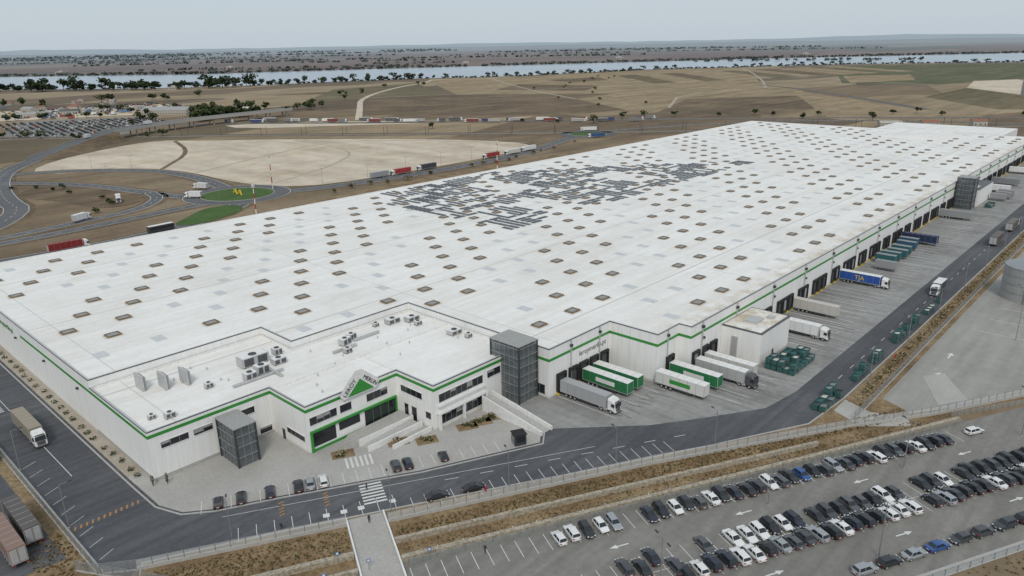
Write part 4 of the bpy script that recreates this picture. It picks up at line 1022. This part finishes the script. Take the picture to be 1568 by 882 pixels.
# ---------------------------------------------------------------- distant town, lots and buildings
def house(x,y,a,l,w,h,roofk='tile',name='house'):
    mb=MB(); mb.box(-l/2,l/2,-w/2,w/2,0,h,'render'); r=w*.22
    mb.face([(-l/2-.4,-w/2-.4,h-.05),(l/2+.4,-w/2-.4,h-.05),(l/2+.4,0,h+r),(-l/2-.4,0,h+r)],roofk); mb.face([(l/2+.4,w/2+.4,h-.05),(-l/2-.4,w/2+.4,h-.05),(-l/2-.4,0,h+r),(l/2+.4,0,h+r)],roofk)
    for s in (-1,1): mb.face([(s*l/2,-w/2,h),(s*l/2,w/2,h),(s*l/2,0,h+r)],'render')
    n=max(2,int(l/4))
    for i in range(n):
        xx=-l/2+l*(i+.5)/n
        for s in (-1,1): mb.box(xx-.6,xx+.6,min(s*w/2,s*(w/2+.05)),max(s*w/2,s*(w/2+.05)),1,2.4,'glass')
    mb.box(-.5,.5,-w/2-.08,-w/2-.051,0,.95,'darksteel')
    mb.obj(name,None,(x,y,0),a)
for i in range(34):
    x=U(230,540); y=U(1200,1560)+(x-230)*.1
    if R()<.75: house(x,y,U(0,3.1),U(9,16),U(7,10),U(3,6),random.choice(['tile','shedroof']))
    else: house(x,y,U(0,3.1),U(18,30),U(10,14),U(4,5),random.choice(['shedroof','coping','stain']),'shed')
house(470,1120,2.2,70,22,6,'shedroof','industrial_shed'); house(540,1040,2.2,30,18,5,'stain','industrial_shed')
house(880,215,2.2,16,10,4,'tile'); house(850,245,2.2,22,10,4,'render'); house(905,175,2.2,14,9,5,'tile'); house(965,120,2.2,30,14,6,'alu','shed')
for x,y,l,w,h in ((1360,200,26,18,22),(1395,170,40,24,16),(1420,140,18,18,26),(780,1800,30,18,6),(2500,2600,60,30,10),(3300,2300,90,40,12),(4200,1700,80,40,10),(1700,3300,60,30,10),(1100,3600,70,30,8)):
    mb=MB(); mb.box(-l/2,l/2,-w/2,w/2,0,h,'render'); mb.box(-l/2-.2,l/2+.2,-w/2-.2,w/2+.2,h,h+.6,'alu'); mb.box(-l*.3,l*.1,-w*.3,w*.2,h+.6,h+4,'render')
    for i in range(4): mb.box(-l/2-.1,-l/2-.02,-w*.4+i*w*.22,-w*.4+i*w*.22+w*.1,h*.3,h*.7,'glass')
    mb.obj('industrial_building',None,(x,y,0),.8)
dc=MB()
sheet('vehicle_yard',[(225,985),(300,1185),(430,1110),(400,1010),(330,900),(300,880)],.05,'lot')
sheet('vehicle_yard',[(250,1230),(330,1420),(560,1330),(520,1200),(440,1150)],.05,'sand')
for i in range(34):
    for j in range(30):
        if R()<.86:
            x=238+j*7.6+i*.9; y=960+i*6.2-j*4.0
            if not(225<x<425 and y>905+(x-300)*.55 and y<1190-(x-300)*.5): continue
            k=random.choice(['white','coping','darksteel','coping','darksteel','red' if R()<.2 else 'steel'])
            dc.obox(x,y,.6,4.4,1.8,.1,.9,k); dc.obox(x-.2,y-.1,.6,2.4,1.6,.9,1.5,'glass'); dc.obox(x-.2,y-.1,.6,1.9,1.5,1.5,1.55,k)
for i in range(500):
    x=U(255,560); y=U(1200,1400)
    if y<1230+(300-x)*.3 : continue
    k=random.choice(['white','coping','darksteel','red','steel','yellow','paint_b','darksteel','coping'])
    a=random.choice([.3,1.87]); dc.obox(x,y,a,4.4,1.8,.1,1.0,k); dc.obox(x,y,a,2.4,1.6,1.0,1.6,'glass')
dc.obj('distant_parked_cars')
for i in range(34):
    t=i/33; x=470+t*300+U(-14,14); y=905-t*420+U(-14,14)
    truck(random.choice(['trl_c','cab_w','box_c']),x,y,2.25+(0 if R()<.5 else math.pi)+U(-.05,.05),random.choice([WHT,(.4,.38,.35),(.04,.06,.15),(.2,.04,.03),(.1,.1,.1),(.2,.2,.2)]),'distant_lorry')
for i in range(26):
    x=U(330,600); y=U(1150,1300)-.3*(x-400); truck(random.choice(['trl_c','box_c']),x,y,U(0,6),random.choice([WHT,(.5,.4,.1),(.1,.2,.4),(.3,.05,.04),(.1,.1,.1)]),'distant_lorry')

hl=MB(); M['hill']=flat('distant_hills',(.36,.42,.46),.95,0,0); pr=None  # hill colour is painted haze blue, no air volume in the scene
for i in range(90):
    a=math.radians(-15+i*1.4); r=26000+2000*math.sin(i*.7); h=60+90*max(0,math.sin(i*.31+1))*(.4+.6*max(0,math.sin(i*.11)))+U(0,30)
    c=(r*math.cos(a),r*math.sin(a)); c2=(1.1*r*math.cos(a),1.1*r*math.sin(a))
    if pr: hl.face([(*pr[0],-5),(*c,-5),(*c2,h),(*pr[1],pr[2])],'hill')
    pr=(c,c2,h)
hl.obj('distant_hills')

# ---------------------------------------------------------------- light
w=bpy.data.worlds.new('World'); SC.world=w; w.use_nodes=True; nt=w.node_tree; bgn=nt.nodes['Background']
sky=nt.nodes.new('ShaderNodeTexSky'); sky.sky_type='NISHITA'; sky.sun_disc=False; EL,AZ=math.radians(46),math.radians(222)
sky.sun_elevation=EL; sky.sun_rotation=math.pi/2-AZ; sky.air_density=1.0; sky.dust_density=2.0; sky.ozone_density=1.0
mx=nt.nodes.new('ShaderNodeMix'); mx.data_type='RGBA'; mx.inputs[0].default_value=.86; nt.links.new(sky.outputs[0],mx.inputs[6]); mx.inputs[7].default_value=(5.7,6.5,7.15,1)
nt.links.new(mx.outputs[2],bgn.inputs['Color']); bgn.inputs['Strength'].default_value=.10
sl=bpy.data.lights.new('sun','SUN'); sl.energy=1.5; sl.angle=math.radians(14); sl.color=(1,.93,.83); so_=bpy.data.objects.new('sun',sl); COL.objects.link(so_)
d=Vector((-math.cos(EL)*math.cos(AZ),-math.cos(EL)*math.sin(AZ),-math.sin(EL))); so_.rotation_euler=d.to_track_quat('-Z','Y').to_euler()

# ---------------------------------------------------------------- camera
f=1130; roll=math.atan(28/1568); pt=math.atan(375*math.cos(roll)/f); yaw=math.radians(43)
Fw=Vector((math.cos(yaw)*math.cos(pt),math.sin(yaw)*math.cos(pt),-math.sin(pt))); R0=Vector((math.sin(yaw),-math.cos(yaw),0)); U0=R0.cross(Fw)
Rr=R0*math.cos(roll)-U0*math.sin(roll); Uu=U0*math.cos(roll)+R0*math.sin(roll)
cd=bpy.data.cameras.new('camera'); cd.sensor_width=36; cd.lens=36*f/1568; cd.clip_end=120000; cd.clip_start=.5
co=bpy.data.objects.new('camera',cd); COL.objects.link(co)
co.matrix_world=Matrix(((Rr.x,Uu.x,-Fw.x,0),(Rr.y,Uu.y,-Fw.y,0),(Rr.z,Uu.z,-Fw.z,90),(0,0,0,1)))
SC.camera=co
SC.view_settings.view_transform='Standard'; SC.view_settings.look='None'; SC.view_settings.exposure=0
